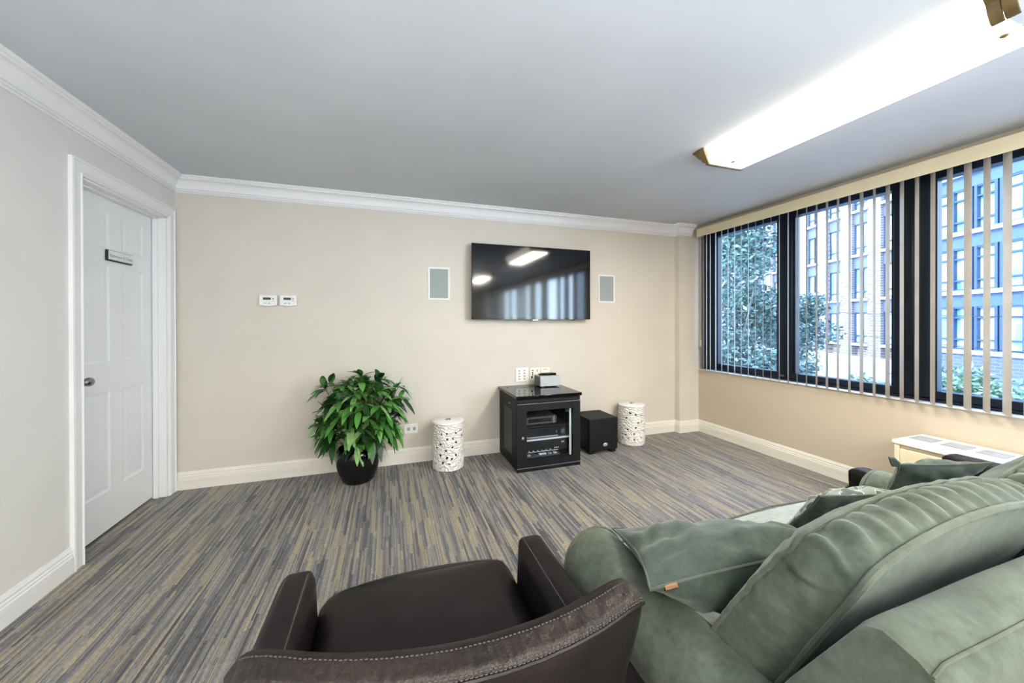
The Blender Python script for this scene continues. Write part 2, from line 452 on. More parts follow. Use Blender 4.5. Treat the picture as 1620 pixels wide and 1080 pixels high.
# sign on the door
sg = thing('door_sign', (LX, -.455, 1.66), 'small white Bathroom & Closet sign in a black frame on the white door', 'sign')
s = MB().box(LX+.0005, LX+.010, -.572, -.340, 1.628, 1.694)
build(s, 'sign_frame', M['black'], sg, bevel=.003)
build(MB().box(LX+.0102, LX+.0125, -.560, -.338, 1.637, 1.691), 'sign_plate', M['paper'], sg, bevel=.0006)
def text_mesh(body, size, name, mat, parent, loc, rot, off):
    cu = bpy.data.curves.new(name, 'FONT'); cu.body = body; cu.size = size; cu.align_x = 'CENTER'; cu.align_y = 'CENTER'; cu.extrude = .0003
    to = bpy.data.objects.new('tmp_text', cu); COL.objects.link(to)
    dg = bpy.context.evaluated_depsgraph_get(); me = bpy.data.meshes.new_from_object(to.evaluated_get(dg))
    bpy.data.objects.remove(to); bpy.data.curves.remove(cu)
    me.transform(Matrix.Translation(V(loc) - off) @ rot)
    ob = bpy.data.objects.new(name, me); COL.objects.link(ob); ob.parent = parent
    me.materials.clear(); me.materials.append(mat); return ob
RX = Matrix(((0,0,1,0),(1,0,0,0),(0,1,0,0),(0,0,0,1)))     # faces +X, reads along +Y
text_mesh('Bathroom & Closet', .026, 'lettering', M['greyline'], sg, (LX+.0130, -.448, 1.661), RX, OFF[sg.name])

# ------------------------------------------------------------------ windows
def window(n, ya, panes):
    yb = ya - 1.79
    w = bpy.data.objects.new('window_%d' % n, None); COL.objects.link(w); OFF[w.name] = V((0,0,0)); tag(w, kind='structure')
    x0, x1 = (4.965, 5.06) if n < 3 else (4.985, 5.02)
    f = MB().box(x0, x1, yb, ya, SILL+.009, .735).box(x0+.012, x1, yb, ya, .735, .787).box(x0, x1, yb, ya, 2.20, HEAD-.001)
    ed = [ya] + [q for p in panes for q in p] + [yb]
    for k in range(0, len(ed), 2): f.box(x0 + (.004 if k else 0), x1, ed[k+1], ed[k], .74, 2.20)
    build(f, 'window_frame', M['frame'], w, bevel=.004)
    for a, b in panes:
        s = MB().box(x0+.02, x1-.02, b+.001, b+.018, .788, 2.199).box(x0+.02, x1-.02, a-.018, a-.001, .788, 2.199)
        build(s, 'sash_edge', M['frame'], w)
        build(MB().box(5.0, 5.004, b+.001, a-.001, .788, 2.199), 'glass_pane', M['glass'], w)
    return w
ya = -.086
wins = []
for n in range(1, 6):
    if n == 1: pn = [(-.244, -.935), (-1.067, -1.77)]
    elif n == 2: pn = [(ya-.094, ya-.785), (ya-.915, ya-1.69)]
    else: pn = [(ya-.03, ya-.87), (ya-.92, ya-1.76)]
    window(n, ya, pn); ya -= 1.79
build(MB().box(4.94, 4.964, -1.01, -.97, .75, .765), 'window_latch', M['chrome'], bpy.data.objects['window_1'], bevel=.003)

# ------------------------------------------------------------------ vertical blinds
def blind(ya, yb, ys, label, deg=38):
    r = thing('vertical_blind', (4.86, (ya+yb)/2, SILL), label, 'blind', 'vertical blinds along the window wall')
    v = MB()
    prof = [(4.800,2.203),(4.803,2.200),(4.807,2.203),(4.807,2.285),(4.90,2.285),(4.90,2.294),(4.806,2.294),(4.800,2.288)]
    v.prism(prof, 'y', yb, ya)
    v.box(4.803, 4.90, ya-.004, ya, 2.203, 2.29)
    build(v, 'valance', M['valance'], r, smooth=20)
    build(MB().box(4.84, 4.885, yb+.01, ya-.01, 2.245, 2.283), 'head_rail', M['white'], r, bevel=.003)
    me = None
    for k_, y in enumerate(ys):
        dg_ = 38 if deg < 0 and (k_*7 + k_//5) % 13 < 4 and k_ % 9 > 2 else deg      # slats turned broadside to shape dark stripes in the television reflection
        ang = radians(dg_ + random.uniform(-2.5, 2.5))         # slat runs along (cos, sin)
        if me is None:
            m = MB(); hw = .0445
            m.grid(lambda u, vv: ((u-.5)*2*hw, .004*(1-(2*u-1)**2), -1.525*vv), 6, 1)
            m.grid(lambda u, vv: ((u-.5)*2*hw, .004*(1-(2*u-1)**2)-.0012, -1.525*vv), 6, 1)
            me = m.mesh('slat'); me.materials.append(M['slat'])
        o = bpy.data.objects.new('slat', me); COL.objects.link(o); o.parent = r
        o.location = V((4.862, y, 2.244)) - OFF[r.name]; o.rotation_euler.z = ang
    return r
b1 = blind(-.15, -2.615, [-.185, -.225, -.275] + [-.347-.0759*k for k in range(30)], 'cream vertical blind with open slats over the windows, nearest the back wall')
build(MB().box(4.835, 4.85, -.172, -.160, .98, 1.05), 'cord_weight', M['valance'], b1, bevel=.002)
build(MB().tube([(4.842, -.166, 2.24), (4.842, -.166, 1.05)], .0012, 5), 'pull_cord', M['white'], b1)
blind(-2.622, -5.80, [-2.68-.0759*k for k in range(41)], 'cream vertical blind in the middle of the window wall, behind the sofa', -62)
blind(-5.81, -9.03, [-5.87-.0759*k for k in range(41)], 'cream vertical blind at the far end of the window wall from the television', -72)

# ------------------------------------------------------------------ ceiling lights
def fixture(x, ya, lit, label, caps=(1, 1)):
    yb = ya - 1.255; hw = .185
    r = thing('ceiling_light', (x, (ya+yb)/2, H), label, 'ceiling light', 'long ceiling light fixtures')
    z = H - .001
    build(MB().box(x-.12, x+.12, yb+.07, ya-.07, H-.03, z), 'housing', M['white'], r)
    prof = []
    L = [(-hw+.012, 0), (-hw+.014, -.012), (-hw+.03, -.02), (-.148, -.062), (-.140, -.078), (-.128, -.092)]
    pts = L + [(-.05, -.094), (-.043, -.090), (-.036, -.094), (.036, -.094), (.043, -.090), (.05, -.094)] + [(-a, b) for a, b in reversed(L)]
    prof = [(x+a, z+b) for a, b in pts]
    build(MB().prism(prof, 'y', yb+(.05 if caps[1] else .001), ya-(.062 if caps[0] else .001)), 'diffuser', M['lamp_on'] if lit else M['lamp_off'], r, smooth=20)
    for e, sg, full in ((ya, 1, caps[0]), (yb, -1, caps[1])):
        yk = e - sg*(.153 if full else .038)
        build(MB().lathe([(.010,0),(.011,-.004),(.006,-.008),(.001,-.009)], (x-.024, yk, z-.094), 16), 'finial', M['bronze'], r)
        if not full:
            for q in (-1, 1):
                sp = [(x+q*.192, z), (x+q*.188, z-.022), (x+q*.168, z-.040), (x+q*.158, z-.066), (x+q*.138, z-.094), (x+q*.126, z-.098), (x+q*.120, z-.06), (x+q*.12, z)]
                build(MB().prism(sp, 'y', e + .001*sg*-1, e - sg*.030), 'joint_cap', M['bronze'], r, smooth=20)
            continue
        cpf = [(0,0),(0,-.014),(-.010,-.018),(-.016,-.030),(-.028,-.050),(-.040,-.060),(-.046,-.078),(-.058,-.082),(-.062,-.098),(-.082,-.098),(-.082,0)]
        pl = [(e + sg*d, z + q) for d, q in cpf]
        m = MB()
        # crown-shaped cap: width follows the same flare
        n = len(pl); vs = []
        for i, (yy, zz) in enumerate(pl):
            wv = hw + .006 + .55*min(0, cpf[i][1])*.9
            vs += [(x - wv, yy, zz), (x + wv, yy, zz)]
        fs = [(2*i, 2*i+1, 2*((i+1) % n)+1, 2*((i+1) % n)) for i in range(n)]
        fs += [tuple(2*i for i in range(n)), tuple(2*i+1 for i in reversed(range(n)))]
        m.add(vs, fs)
        build(m, 'end_cap', M['bronze'], r, smooth=25)
    return r
fixture(3.575, -1.525, True, 'long lit ceiling light with bronze end caps, nearest the television wall', (1, 0))
fixture(3.575, -2.781, False, 'long unlit ceiling light joined end to end with the lit one', (0, 1))
fixture(3.575, -4.6, True, 'added lit ceiling light behind the sofa, on the window side')  # unseen fixtures from here on, added to light the room
fixture(1.3, -4.3, True, 'added lit ceiling light behind the near armchair, on the door side')
fixture(1.3, -6.6, True, 'added lit ceiling light far behind the camera, on the door side')
fixture(3.575, -6.9, True, 'added lit ceiling light far behind the camera, on the window side')

# ------------------------------------------------------------------ television
tv = thing('television', (2.868, -.05, 1.63), 'large black flat-screen television mounted on the wall', 'television')
tx0, tx1, tz0, tz1 = 2.248, 3.482, 1.281, 1.985
build(MB().box(tx0, tx1, -.078, -.055, tz0, tz1).box(tx0+.2, tx1-.2, -.055, -.035, tz0+.1, tz1-.12), 'casing', M['black'], tv, bevel=.004)
fr = MB()
for b in ((tx0, tx1, tz1-.010, tz1), (tx0, tx1, tz0, tz0+.014), (tx0, tx0+.010, tz0, tz1), (tx1-.010, tx1, tz0, tz1)):
    fr.box(b[0], b[1], -.084, -.0785, b[2], b[3])
build(fr, 'bezel', M['gloss'], tv, bevel=.0015)
build(MB().box(tx0+.0105, tx1-.0105, -.0812, -.0788, tz0+.0145, tz1-.0105), 'screen', M['screen'], tv)
build(MB().box(2.845, 2.905, -.086, -.070, tz0-.012, tz0-.0005), 'logo_tab', M['silver'], tv, bevel=.002)
build(MB().box(3.27, 3.31, -.080, -.064, tz0-.008, tz0-.0005), 'sensor', M['black'], tv, bevel=.002)
build(MB().box(2.6, 3.1, -.034, -.0005, 1.45, 1.80), 'wall_bracket', M['black'], tv)

# ------------------------------------------------------------------ in-wall speakers
def speaker(x0, x1, z0, z1, label):
    r = thing('wall_speaker', ((x0+x1)/2, 0, z0), label, 'speaker', 'speakers set in the back wall')
    f = MB(); b = .016
    for a in ((x0, x1, z1-b, z1), (x0, x1, z0, z0+b), (x0, x0+b, z0+b, z1-b), (x1-b, x1, z0+b, z1-b)):
        f.box(a[0], a[1], -.008, -.0005, a[2], a[3])
    build(f, 'speaker_frame', M['plastic_white'], r, bevel=.002)
    build(MB().box(x0+b, x1-b, -.006, -.0005, z0+b, z1-b), 'grille', M['grille'], r)
speaker(1.858, 2.056, 1.459, 1.757, 'white framed grey in-wall speaker to the left of the television')
speaker(3.625, 3.827, 1.459, 1.756, 'white framed grey in-wall speaker to the right of the television')

# ------------------------------------------------------------------ thermostats
def thermostat(x0, x1, z0, z1, label):
    r = thing('thermostat', ((x0+x1)/2, 0, z0), label, 'thermostat', 'pair of thermostats')
    m = MB(); xc = (x0+x1)/2
    prof = [(x0, z1), (x0, z0+.008)] + [(x0 + (x1-x0)*k/8, z0 + .008*abs(2*k/8-1)**2) for k in range(9)] + [(x1, z0+.008), (x1, z1)]
    m.prism(prof, 'y', -.028, -.0005)
    build(m, 'body', M['plastic_white'], r, bevel=.003)
    w = x1-x0
    build(MB().box(x0+.22*w, x0+.66*w, -.0292, -.028, z0+.050, z0+.068), 'display', M['lcd'], r)
    for k in range(2): build(MB().box(x0+(.26+.24*k)*w, x0+(.38+.24*k)*w, -.030, -.028, z0+.018, z0+.025), 'button', M['grille'], r, bevel=.001)
    build(MB().box(x0+.74*w, x0+.84*w, -.0292, -.028, z0+.052, z0+.066).box(x0+.72*w, x0+.88*w, -.0292, -.028, z0+.038, z0+.041), 'printed_mark', M['greyline'], r)
thermostat(.551, .673, 1.386, 1.473, 'white thermostat with small grey display, nearer the door')
thermostat(.693, .812, 1.387, 1.475, 'white thermostat with small grey display, nearer the television')

# ------------------------------------------------------------------ outlets
def plate(name, x0, x1, z0, z1, mat, label, holes, kids='socket', grp=None):
    r = thing(name, ((x0+x1)/2, 0, z0), label, 'outlet', grp)
    build(MB().box(x0, x1, -.007, -.0005, z0, z1), 'plate', mat, r, bevel=.002)
    for hx, hz, hw, hh, mm in holes:
        build(MB().box(hx-hw, hx+hw, -.0085, -.0068, hz-hh, hz+hh), kids, mm, r, bevel=.001)
plate('wall_outlet', 2.698, 2.83, .668, .804, M['plastic_white'], 'white double-gang jack plate above the left of the equipment cabinet',
      [(2.735+.055*i, .695+.027*k, .009, .007, M['grille']) for i in range(2) for k in range(4)], 'jack')
plate('wall_outlet', 2.847, 2.955, .666, .800, M['plastic_cream'], 'cream outlet plate with dark sockets, above the middle of the equipment cabinet',
      [(2.875, .773, .012, .004, M['darkhole']), (2.875, .752, .006, .007, M['darkhole']), (2.875, .733, .006, .006, M['darkhole']), (2.868, .708, .008, .010, M['darkhole']),
       (2.925, .77, .008, .012, M['grille'])])
plate('wall_outlet', 2.966, 3.062, .690, .798, M['plastic_cream'], 'cream wall plate half hidden behind the grey box on the cabinet', [(3.012, .780, .024, .003, M['vent'])], 'slot')
plate('wall_outlet', 1.645, 1.766, .262, .344, M['plastic_white'], 'low white outlet on the wall between plant and stool', [(1.735, .303, .012, .014, M['grille']), (1.685, .303, .012, .014, M['grille'])])

# ------------------------------------------------------------------ potted plant
px, py = 1.285, -.245
pl = thing('potted_plant', (px, py, 0), 'bushy green leafy plant in a round glossy black pot by the wall', 'plant')
prof = [(.085,.001),(.108,.004),(.120,.02),(.145,.08),(.160,.14),(.166,.19),(.164,.225),(.156,.25),(.150,.262),(.146,.268),(.140,.266),(.140,.25),(.138,.22),(.001,.218)]
build(MB().lathe(prof, (px, py, 0), 64, cap1=False), 'pot', M['potglaze'], pl, smooth=60)
build(MB().lathe([(.137,.221),(.08,.232),(.001,.235)], (px, py, 0), 24, cap0=False, cap1=False), 'soil', M['soil'], pl)
rnd = random.Random(11)
tips = []
for k in range(74):
    g = k * 2.39996; fz = (k + .5) / 74
    el = radians(82 - 122*fz**.8)
    R = .27 + rnd.uniform(-.03, .03)
    tx = R*1.02*cos(el)*cos(g) + .02; ty = R*.78*cos(el)*sin(g); tz = .51 + .285*sin(el) + rnd.uniform(-.03, .03)
    if py + ty > -.10: ty = -.10 - py
    tips.append(V((px + tx, py + ty, max(.315, tz))))
tips += [V((1.03,-.2,.75)), V((1.08,-.27,.80)), V((1.60,-.2,.72)), V((1.62,-.28,.64)), V((1.03,-.3,.44)), V((1.46,-.2,.80)), V((1.31,-.22,.84))]
sm = MB(); lm = MB()
for T in tips:
    b = V((px + rnd.uniform(-.05,.05), py + rnd.uniform(-.05,.05), .225))
    mid = b.lerp(T, .55) + V((0,0,.05))
    pts = [b.lerp(mid, q/4).lerp(mid.lerp(T, q/4), q/4) for q in range(5)]
    sm.tube(pts, [.0045,.004,.0035,.003,.0025], 6)
    d0 = (T - V((px, py, .42))); d0.z *= .6; d0.normalize()
    for q in range(rnd.choice((6,7,7,8))):
        ang = q*2.4 + rnd.uniform(-.4, .4)
        side = d0.cross(V((0,0,1)));
        if side.length < .1: side = V((1,0,0))
        side.normalize(); up = side.cross(d0).normalized()
        rad = side*cos(ang) + up*sin(ang)
        dirn = (d0*rnd.uniform(.35,.8) + rad*.85 + V((0,0,-.12))).normalized()
        L = rnd.uniform(.105, .160); Wd = L*rnd.uniform(.165,.215)
        droop = rnd.uniform(.35, .85)
        wdir = dirn.cross(V((0,0,1)));
        if wdir.length < .1: wdir = V((1,0,0))
        wdir.normalize(); nrm = wdir.cross(dirn).normalized()
        st = T - d0*rnd.uniform(0, .05)
        vs = []
        for i in range(7):
            u = i/6
            cpt = st + dirn*(L*u) + V((0,0,-1))*(droop*L*.55*u*u)
            w = Wd*max(.02, sin(pi*min(1, (u*.93+.05)))**.8*(1-.25*u))
            for sgn in (-1, 0, 1):
                vs.append(cpt + wdir*(w*sgn) + nrm*(.18*w*abs(sgn)))
        for v in vs:
            if v.y > -.012: v.y = -.012
        fs = []
        for i in range(6):
            a = i*3
            fs += [(a, a+1, a+4, a+3), (a+1, a+2, a+5, a+4)]
        lm.add(vs, fs)
build(sm, 'stem', M['stem'], pl)
build(lm, 'foliage', M['leaf'], pl, smooth=60)

# ------------------------------------------------------------------ garden stools
def stool(cx, cy, seed, label):
    rr = random.Random(seed)
    r = thing('garden_stool', (cx, cy, 0), label, 'stool', 'carved white ceramic stools')
    R = .132; Hs = .405; nu, nv = 180, 120
    holes = []
    tries = 0
    while len(holes) < 62 and tries < 4000:
        tries += 1
        h = (rr.uniform(0, 2*pi), rr.uniform(.06, .345), rr.uniform(.0065, .0105), rr.uniform(.7, 1.6), rr.uniform(0, pi))
        if all(((min(abs(h[0]-o[0]), 2*pi-abs(h[0]-o[0]))*R)**2 + (h[1]-o[1])**2) > .042**2 for o in holes): holes.append(h)
    m = MB(); vs = []; fs = []
    for i in range(nu):
        a = 2*pi*i/nu
        for k in range(nv+1):
            z = .004 + (Hs-.022)*k/nv
            bul = .004*sin(pi*z/Hs)
            rel = .0022*sin(17*a + 5*sin(z*38)) * sin(z*70 + 4*cos(a*5))
            if z < .03 or z > Hs-.045: rel = 0
            vs.append((cx+(R+bul+rel)*cos(a), cy+(R+bul+rel)*sin(a), z))
    for i in range(nu):
        for k in range(nv):
            a = 2*pi*(i+.5)/nu; z = .004 + (Hs-.022)*(k+.5)/nv
            cut = False
            for ha, hz, hr, el, rot in holes:
                du = (a-ha+pi) % (2*pi) - pi; du *= R; dz = z-hz
                if abs(du) > .03 or abs(dz) > .03: continue
                p = du*cos(rot)+dz*sin(rot); q = -du*sin(rot)+dz*cos(rot)
                if (p/(hr*el))**2 + (q/hr*el**.5)**2 < 1 + .5*sin(3*math.atan2(q, p)+ha): cut = True; break
            if cut: continue
            b = (i+1) % nu
            fs.append((i*(nv+1)+k, b*(nv+1)+k, b*(nv+1)+k+1, i*(nv+1)+k+1))
    m.add(vs, fs)
    ob = build(m, 'carved_body', M['carved'], r, smooth=60)
    so = ob.modifiers.new('wall', 'SOLIDIFY'); so.thickness = .006; so.offset = -1
    build(MB().lathe([(.001,0),(R-.02,0),(R+.001,.001),(R+.005,.006),(R+.004,.016),(R-.004,.021),(.001,.022)], (cx, cy, Hs-.0178), 64, cap0=False, cap1=False), 'seat_top', M['ceramic'], r, smooth=60)
    ring = MB()
    for q in range(4):
        a = q*pi/2+.4
        ring.tube([(cx+.016*cos(a)+.011*cos(a+t*.9), cy+.016*sin(a)+.011*sin(a+t*.9), Hs+.0048) for t in range(0, 5)], .0022, 5)
    build(ring, 'cutout_mark', M['darkhole'], r)
    build(MB().lathe([(R-.03,.003),(R-.028,.02),(.001,.02)], (cx, cy, 0), 32, cap0=True, cap1=False), 'inner_base', M['darkhole'], r)
    build(MB().lathe([(R-.014,.01),(R-.014,Hs-.022)], (cx, cy, 0), 64, cap0=False, cap1=False), 'hole_shade_liner', M['darkhole'], r)  # added liner, near-black to paint shade behind the carved holes
stool(2.008, -.195, 3, 'carved white ceramic garden stool left of the equipment cabinet')
stool(3.915, -.172, 9, 'carved white ceramic garden stool right of the black subwoofer')

# ------------------------------------------------------------------ equipment cabinet
X0, X1, Y0, Y1 = 2.528, 3.116, -.53, -.022
cb = thing('equipment_cabinet', ((X0+X1)/2, (Y0+Y1)/2, 0), 'black glass-fronted equipment rack cabinet standing under the television', 'cabinet')
m = MB()
m.box(X0, X0+.014, Y0+.03, Y1, .02, .605).box(X1-.014, X1, Y0+.03, Y1, .02, .605).box(X0+.014, X1-.014, Y1-.012, Y1, .02, .605)
m.box(X0+.014, X1-.014, Y0+.03, Y1, .02, .04).box(X0+.014, X1-.014, Y0+.03, Y1, .59, .605).box(X0, X1, Y0, Y0+.03, .575, .605)
build(m, 'carcass', M['blackmat'], cb, bevel=.002)
build(MB().box(X0+.004, X1-.004, Y0+.006, Y1, .001, .022).box(X0-.002, X1, Y0-.004, Y0+.02, .001, .024), 'plinth', M['black'], cb, bevel=.002)
build(MB().box(X0-.010, X1+.012, Y0-.012, Y1+.016, .612, .637), 'top_panel', M['gloss'], cb, bevel=.003)
build(MB().box(X0+.01, X1-.005, Y0+.012, Y1, .605, .612), 'top_gap', M['darkhole'], cb)
build(MB().lathe([(.001,0),(.010,0),(.010,.002),(.001,.002)], (2.585, -.10, .6372), 20), 'screw_cap', M['darkgrey'], cb)
sp = MB()
build(MB().box(X0-.002, X0-.0002, -.40, -.17, .10, .50), 'side_vent_panel', M['black'], cb, bevel=.001)
build(MB().lathe([(.001,-.004),(.008,-.003),(.008,.003),(.001,.004)], (X0-.002, -.335, .545), 14), 'side_lock', M['silver'], cb)
d = MB(); a0, a1, b0, b1 = 2.614, 3.046, .088, .507
for q in ((X0, a0, .03, .570), (a1, X1, .03, .570), (a0, a1, .03, b0), (a0, a1, b1, .570)):
    d.box(q[0], q[1], Y0-.002, Y0+.022, q[2], q[3])
door = build(d, 'cabinet_door', M['blackmat'], cb)
build(MB().box(a0, a1, Y0+.009, Y0+.012, b0, b1), 'door_glass', M['cabglass'], door)
lk = MB().grid(lambda u, v: (2.578 + .011*cos(2*pi*u)*(1-v*.3 if v < 1 else 0), Y0-.003-.008*v, .285 + .013*sin(2*pi*u)*(1-v*.3 if v < 1 else 0)), 16, 3, cu=True)
build(lk, 'door_lock', M['silver'], door)
build(MB().box(X0, X1, Y0-.0035, Y0-.002, .566, .570), 'door_edge', M['vent'], door)
build(MB().box(X0, X1, Y0-.0035, Y0-.002, .031, .034), 'door_edge', M['vent'], door)
rail = MB().box(3.024, 3.042, Y0+.024, Y0+.034, .09, .545)
build(rail, 'rack_rail', M['paper'], cb)
br = MB().box(3.085, 3.1, -.36, -.30, .43, .545)
for k in range(6): br.box(3.06, 3.085, -.36, -.352, .43+.02*k, .44+.02*k)
build(br, 'mounting_bracket', M['paper'], cb)
for z in (.356, .243, .088):
    build(MB().box(X0+.015, X1-.075, Y0+.06, -.06, z-.006, z).box(X0+.015, X1-.075, Y0+.056, Y0+.06, z-.010, z+.002), 'shelf', M['blackmat'] if z != .243 else M['paper'], cb)
# gear inside
g = thing('set_top_box', (2.80, -.3, .356), 'small dark box on the upper shelf inside the equipment cabinet', 'electronics')
build(MB().box(2.64, 2.93, -.44, -.18, .362, .428), 'case', M['darkgrey'], g, bevel=.004)
build(MB().box(2.90, 2.908, -.4415, -.4402, .366, .424), 'light_strip', M['silver'], g)
build(MB().box(2.66, 2.88, -.4415, -.4402, .380, .412), 'face_panel', M['gloss'], g)
def receiver(z, h, label, knobs, big):
    g = thing('audio_receiver', (2.80, -.3, z), label, 'electronics')
    x0, x1 = 2.612, 3.02
    build(MB().box(x0, x1, -.46, -.10, z+.010, z+h), 'case', M['blackmat'], g, bevel=.003)
    build(MB().box(x0, x1, -.468, -.4602, z+.010, z+h), 'face_panel', M['black'], g, bevel=.002)
    build(MB().box(x0+.02, x0+.04, -.44, -.40, z, z+.010).box(x1-.04, x1-.02, -.44, -.40, z, z+.010).box(x0+.02, x0+.04, -.16, -.12, z, z+.010).box(x1-.04, x1-.02, -.16, -.12, z, z+.010), 'foot', M['black'], g)
    build(MB().box(x0+.03, x1-.09, -.4695, -.4685, z+.014, z+.019), 'trim_line', M['paper'], g)
    def knob(x, zz, r, mat):
        m = MB().grid(lambda u, v: (x + r*(1 if v < 1 else .0)*cos(2*pi*u), -.4685 - .014*min(1, v*1.5), zz + r*(1 if v < 1 else .0)*sin(2*pi*u)), 20, 3, cu=True)
        build(m, 'knob', mat, g)
    if big: knob(x1-.05, z+h*.58, .021, M['darkgrey']); build(MB().box(x1-.107, x1-.100, -.4695, -.4685, z+h*.45, z+h*.68), 'indicator', M['grille'], g)
    for kx in knobs: knob(kx, z+.026, .0075, M['grille'])
    if not big:
        for q in range(3): build(MB().box(2.895+.016*q, 2.903+.016*q, -.4695, -.4685, z+.030, z+.042), 'indicator', M['paper'], g)
        build(MB().box(2.965, 2.975, -.4695, -.4685, z+h-.035, z+h-.022).box(2.982, 2.99, -.4695, -.4685, z+h-.035, z+h-.022), 'printed_mark', M['paper'], g)
    return g
receiver(.244, .092, 'black receiver with a large volume knob on the middle shelf inside the cabinet', [2.63], True)
receiver(.118, .110, 'black amplifier with a row of small knobs, lower unit inside the cabinet', [2.655, 2.695, 2.735, 2.775, 2.815, 2.855], False)
g = thing('power_strip', (2.80, -.42, .088), 'pale cluttered power strip and plugs at the bottom of the cabinet', 'power strip')
build(MB().box(2.63, 2.95, -.47, -.42, .0885, .104), 'strip', M['darkgrey'], g, bevel=.003)
for k, (x, mm) in enumerate(((2.655, 'greybox'), (2.70, 'darkgrey'), (2.765, 'paper'), (2.80, 'paper'), (2.85, 'vent'), (2.90, 'greybox'))):
    build(MB().box(x-.015, x+.018, -.475, -.44, .1042, .116), 'plug', M[mm], g, bevel=.004)
# grey box and remote on top
gb = thing('streaming_box', (2.985, -.17, .637), 'small silver grey box sitting on top of the black cabinet', 'electronics')
bx = MB().hexa([(2.876,-.205,.644),(3.075,-.215,.644),(3.055,-.065,.644),(2.872,-.062,.644),(2.876,-.205,.742),(3.075,-.215,.742),(3.055,-.065,.742),(2.872,-.062,.742)])
build(bx, 'case', M['greybox'], gb, bevel=.005)
build(MB().box(2.895, 2.92, -.195, -.17, .6375, .644).box(3.03, 3.05, -.195, -.17, .6375, .644).box(2.895, 2.92, -.10, -.08, .6375, .644).box(3.02, 3.04, -.10, -.08, .6375, .644), 'foot', M['black'], gb)
build(MB().box(2.8695, 2.8715, -.19, -.07, .65, .736), 'side_vent', M['darkgrey'], gb)
rm = thing('remote_control', (2.98, -.13, .742), 'slim black remote control lying on top of the silver grey box', 'remote')
build(MB().hexa([(2.885,-.16,.743),(3.055,-.175,.743),(3.058,-.13,.743),(2.889,-.115,.743),(2.885,-.16,.760),(3.055,-.175,.764),(3.058,-.13,.764),(2.889,-.115,.760)]), 'body', M['gloss'], rm, bevel=.005)
kb = MB()
for k in range(8): kb.box(2.91+.016*k, 2.918+.016*k, -.15, -.135, .7615, .7655)
build(kb, 'keypad', M['darkgrey'], rm)

# ------------------------------------------------------------------ subwoofer
sw = thing('subwoofer', (3.46, -.20, 0), 'black cube subwoofer on short feet beside the cabinet', 'speaker')
build(MB().box(3.308, 3.614, -.36, -.045, .032, .335), 'enclosure', M['blackmat'], sw, bevel=.003)
build(MB().box(3.310, 3.612, -.366, -.3605, .034, .333), 'front_grille', M['blackmat'], sw, bevel=.003)
for x in (3.315, 3.545):
    for y in (-.35, -.11): build(MB().box(x, x+.06, y, y+.06, .001, .032), 'foot', M['black'], sw, bevel=.003)
em = MB().grid(lambda u, v: (3.478 + .026*cos(2*pi*u)*(1-v), -.3665-.004*(1-(1-v)**2), .085 + .017*sin(2*pi*u)*(1-v)), 24, 4, cu=True)
build(em, 'emblem', M['silver'], sw)

# ------------------------------------------------------------------ heating / cooling unit under the window
pt = thing('window_air_conditioner', (4.73, -2.5, 0), 'cream enamelled air conditioning unit with top vents against the window wall', 'air conditioner')
ux0, ux1, uy0, uy1 = 4.565, W-.018, -3.05, -1.957
build(MB().box(ux0+.02, ux1, uy0+.01, uy1-.01, .08, .478), 'cabinet', M['cream_metal'], pt, bevel=.004)
build(MB().box(ux0+.06, ux1, uy0+.04, uy1-.04, .001, .08), 'base', M['darkgrey'], pt)
build(MB().box(ux0+.005, ux0+.0195, uy0+.05, uy1-.035, .10, .455), 'front_panel', M['cream_metal'], pt, bevel=.004)
build(MB().box(ux0, ux0+.02, uy1-.034, uy1-.010, .08, .478), 'corner_post', M['cream_metal'], pt, bevel=.003)
top = build(MB().box(ux0-.004, ux1, uy0, uy1, .480, .505), 'top_panel', M['unit_top'], pt, bevel=.004)
for k in range(7):
    yc = -2.03 - .142*k
    vm = MB().box(4.69, 4.815, yc-.055, yc+.055, .5052, .507)
    vn = build(vm, 'vent', M['vent'], top, bevel=.001)
    lv = MB()
    for q in range(9): lv.box(4.695, 4.81, yc-.050+.0115*q, yc-.045+.0115*q, .5071, .5095)
    build(lv, 'louver', M['greybox'], vn)

# ------------------------------------------------------------------ leather armchairs (built at the near one's place)
def rbox(mb, x0, x1, y0, y1, z0, z1, r=.03, n=8, puff=(0,0,0,0,0,0), skew=None, ex=.35):
    """rounded, slightly puffed box; puff = -x,+x,-y,+y,-z,+z"""
    c = V(((x0+x1)/2, (y0+y1)/2, (z0+z1)/2)); h = V(((x1-x0)/2, (y1-y0)/2, (z1-z0)/2))
    rr = min(r, h.x*.98, h.y*.98, h.z*.98)
    fs_all = []
    def face(ax, sg, n=n):
        u, v = [a for a in range(3) if a != ax]
        def coord(t, hh):       # more samples near the edges
            k = t*2-1
            return hh*(abs(k)**.6)*(1 if k >= 0 else -1)
        def fn(a, b):
            p = [0,0,0]; p[ax] = sg*h[ax]; p[u] = coord(a, h[u]); p[v] = coord(b, h[v])
            q = V([max(-h[i]+rr, min(h[i]-rr, p[i])) for i in range(3)])
            d = V(p) - q
            if d.length > 1e-9: d.normalize(); out = q + d*rr
            else: out = V(p)
            fu = 1-(p[u]/h[u])**2; fv = 1-(p[v]/h[v])**2
            out[ax] += sg*puff[ax*2+(1 if sg > 0 else 0)]*max(0, fu)**ex*max(0, fv)**ex
            out = out + c
            return skew(out) if skew else out
        mb.grid(fn, n, n)
    for ax in range(3):
        for sg in (-1, 1): face(ax, sg)
    return mb
def weld(ob, d=.0006):
    bm = bmesh.new(); bm.from_mesh(ob.data); bmesh.ops.remove_doubles(bm, verts=bm.verts[:], dist=d)
    bmesh.ops.recalc_face_normals(bm, faces=bm.faces[:]); bm.to_mesh(ob.data); bm.free()
    for p in ob.data.polygons: p.use_smooth = True
    return ob
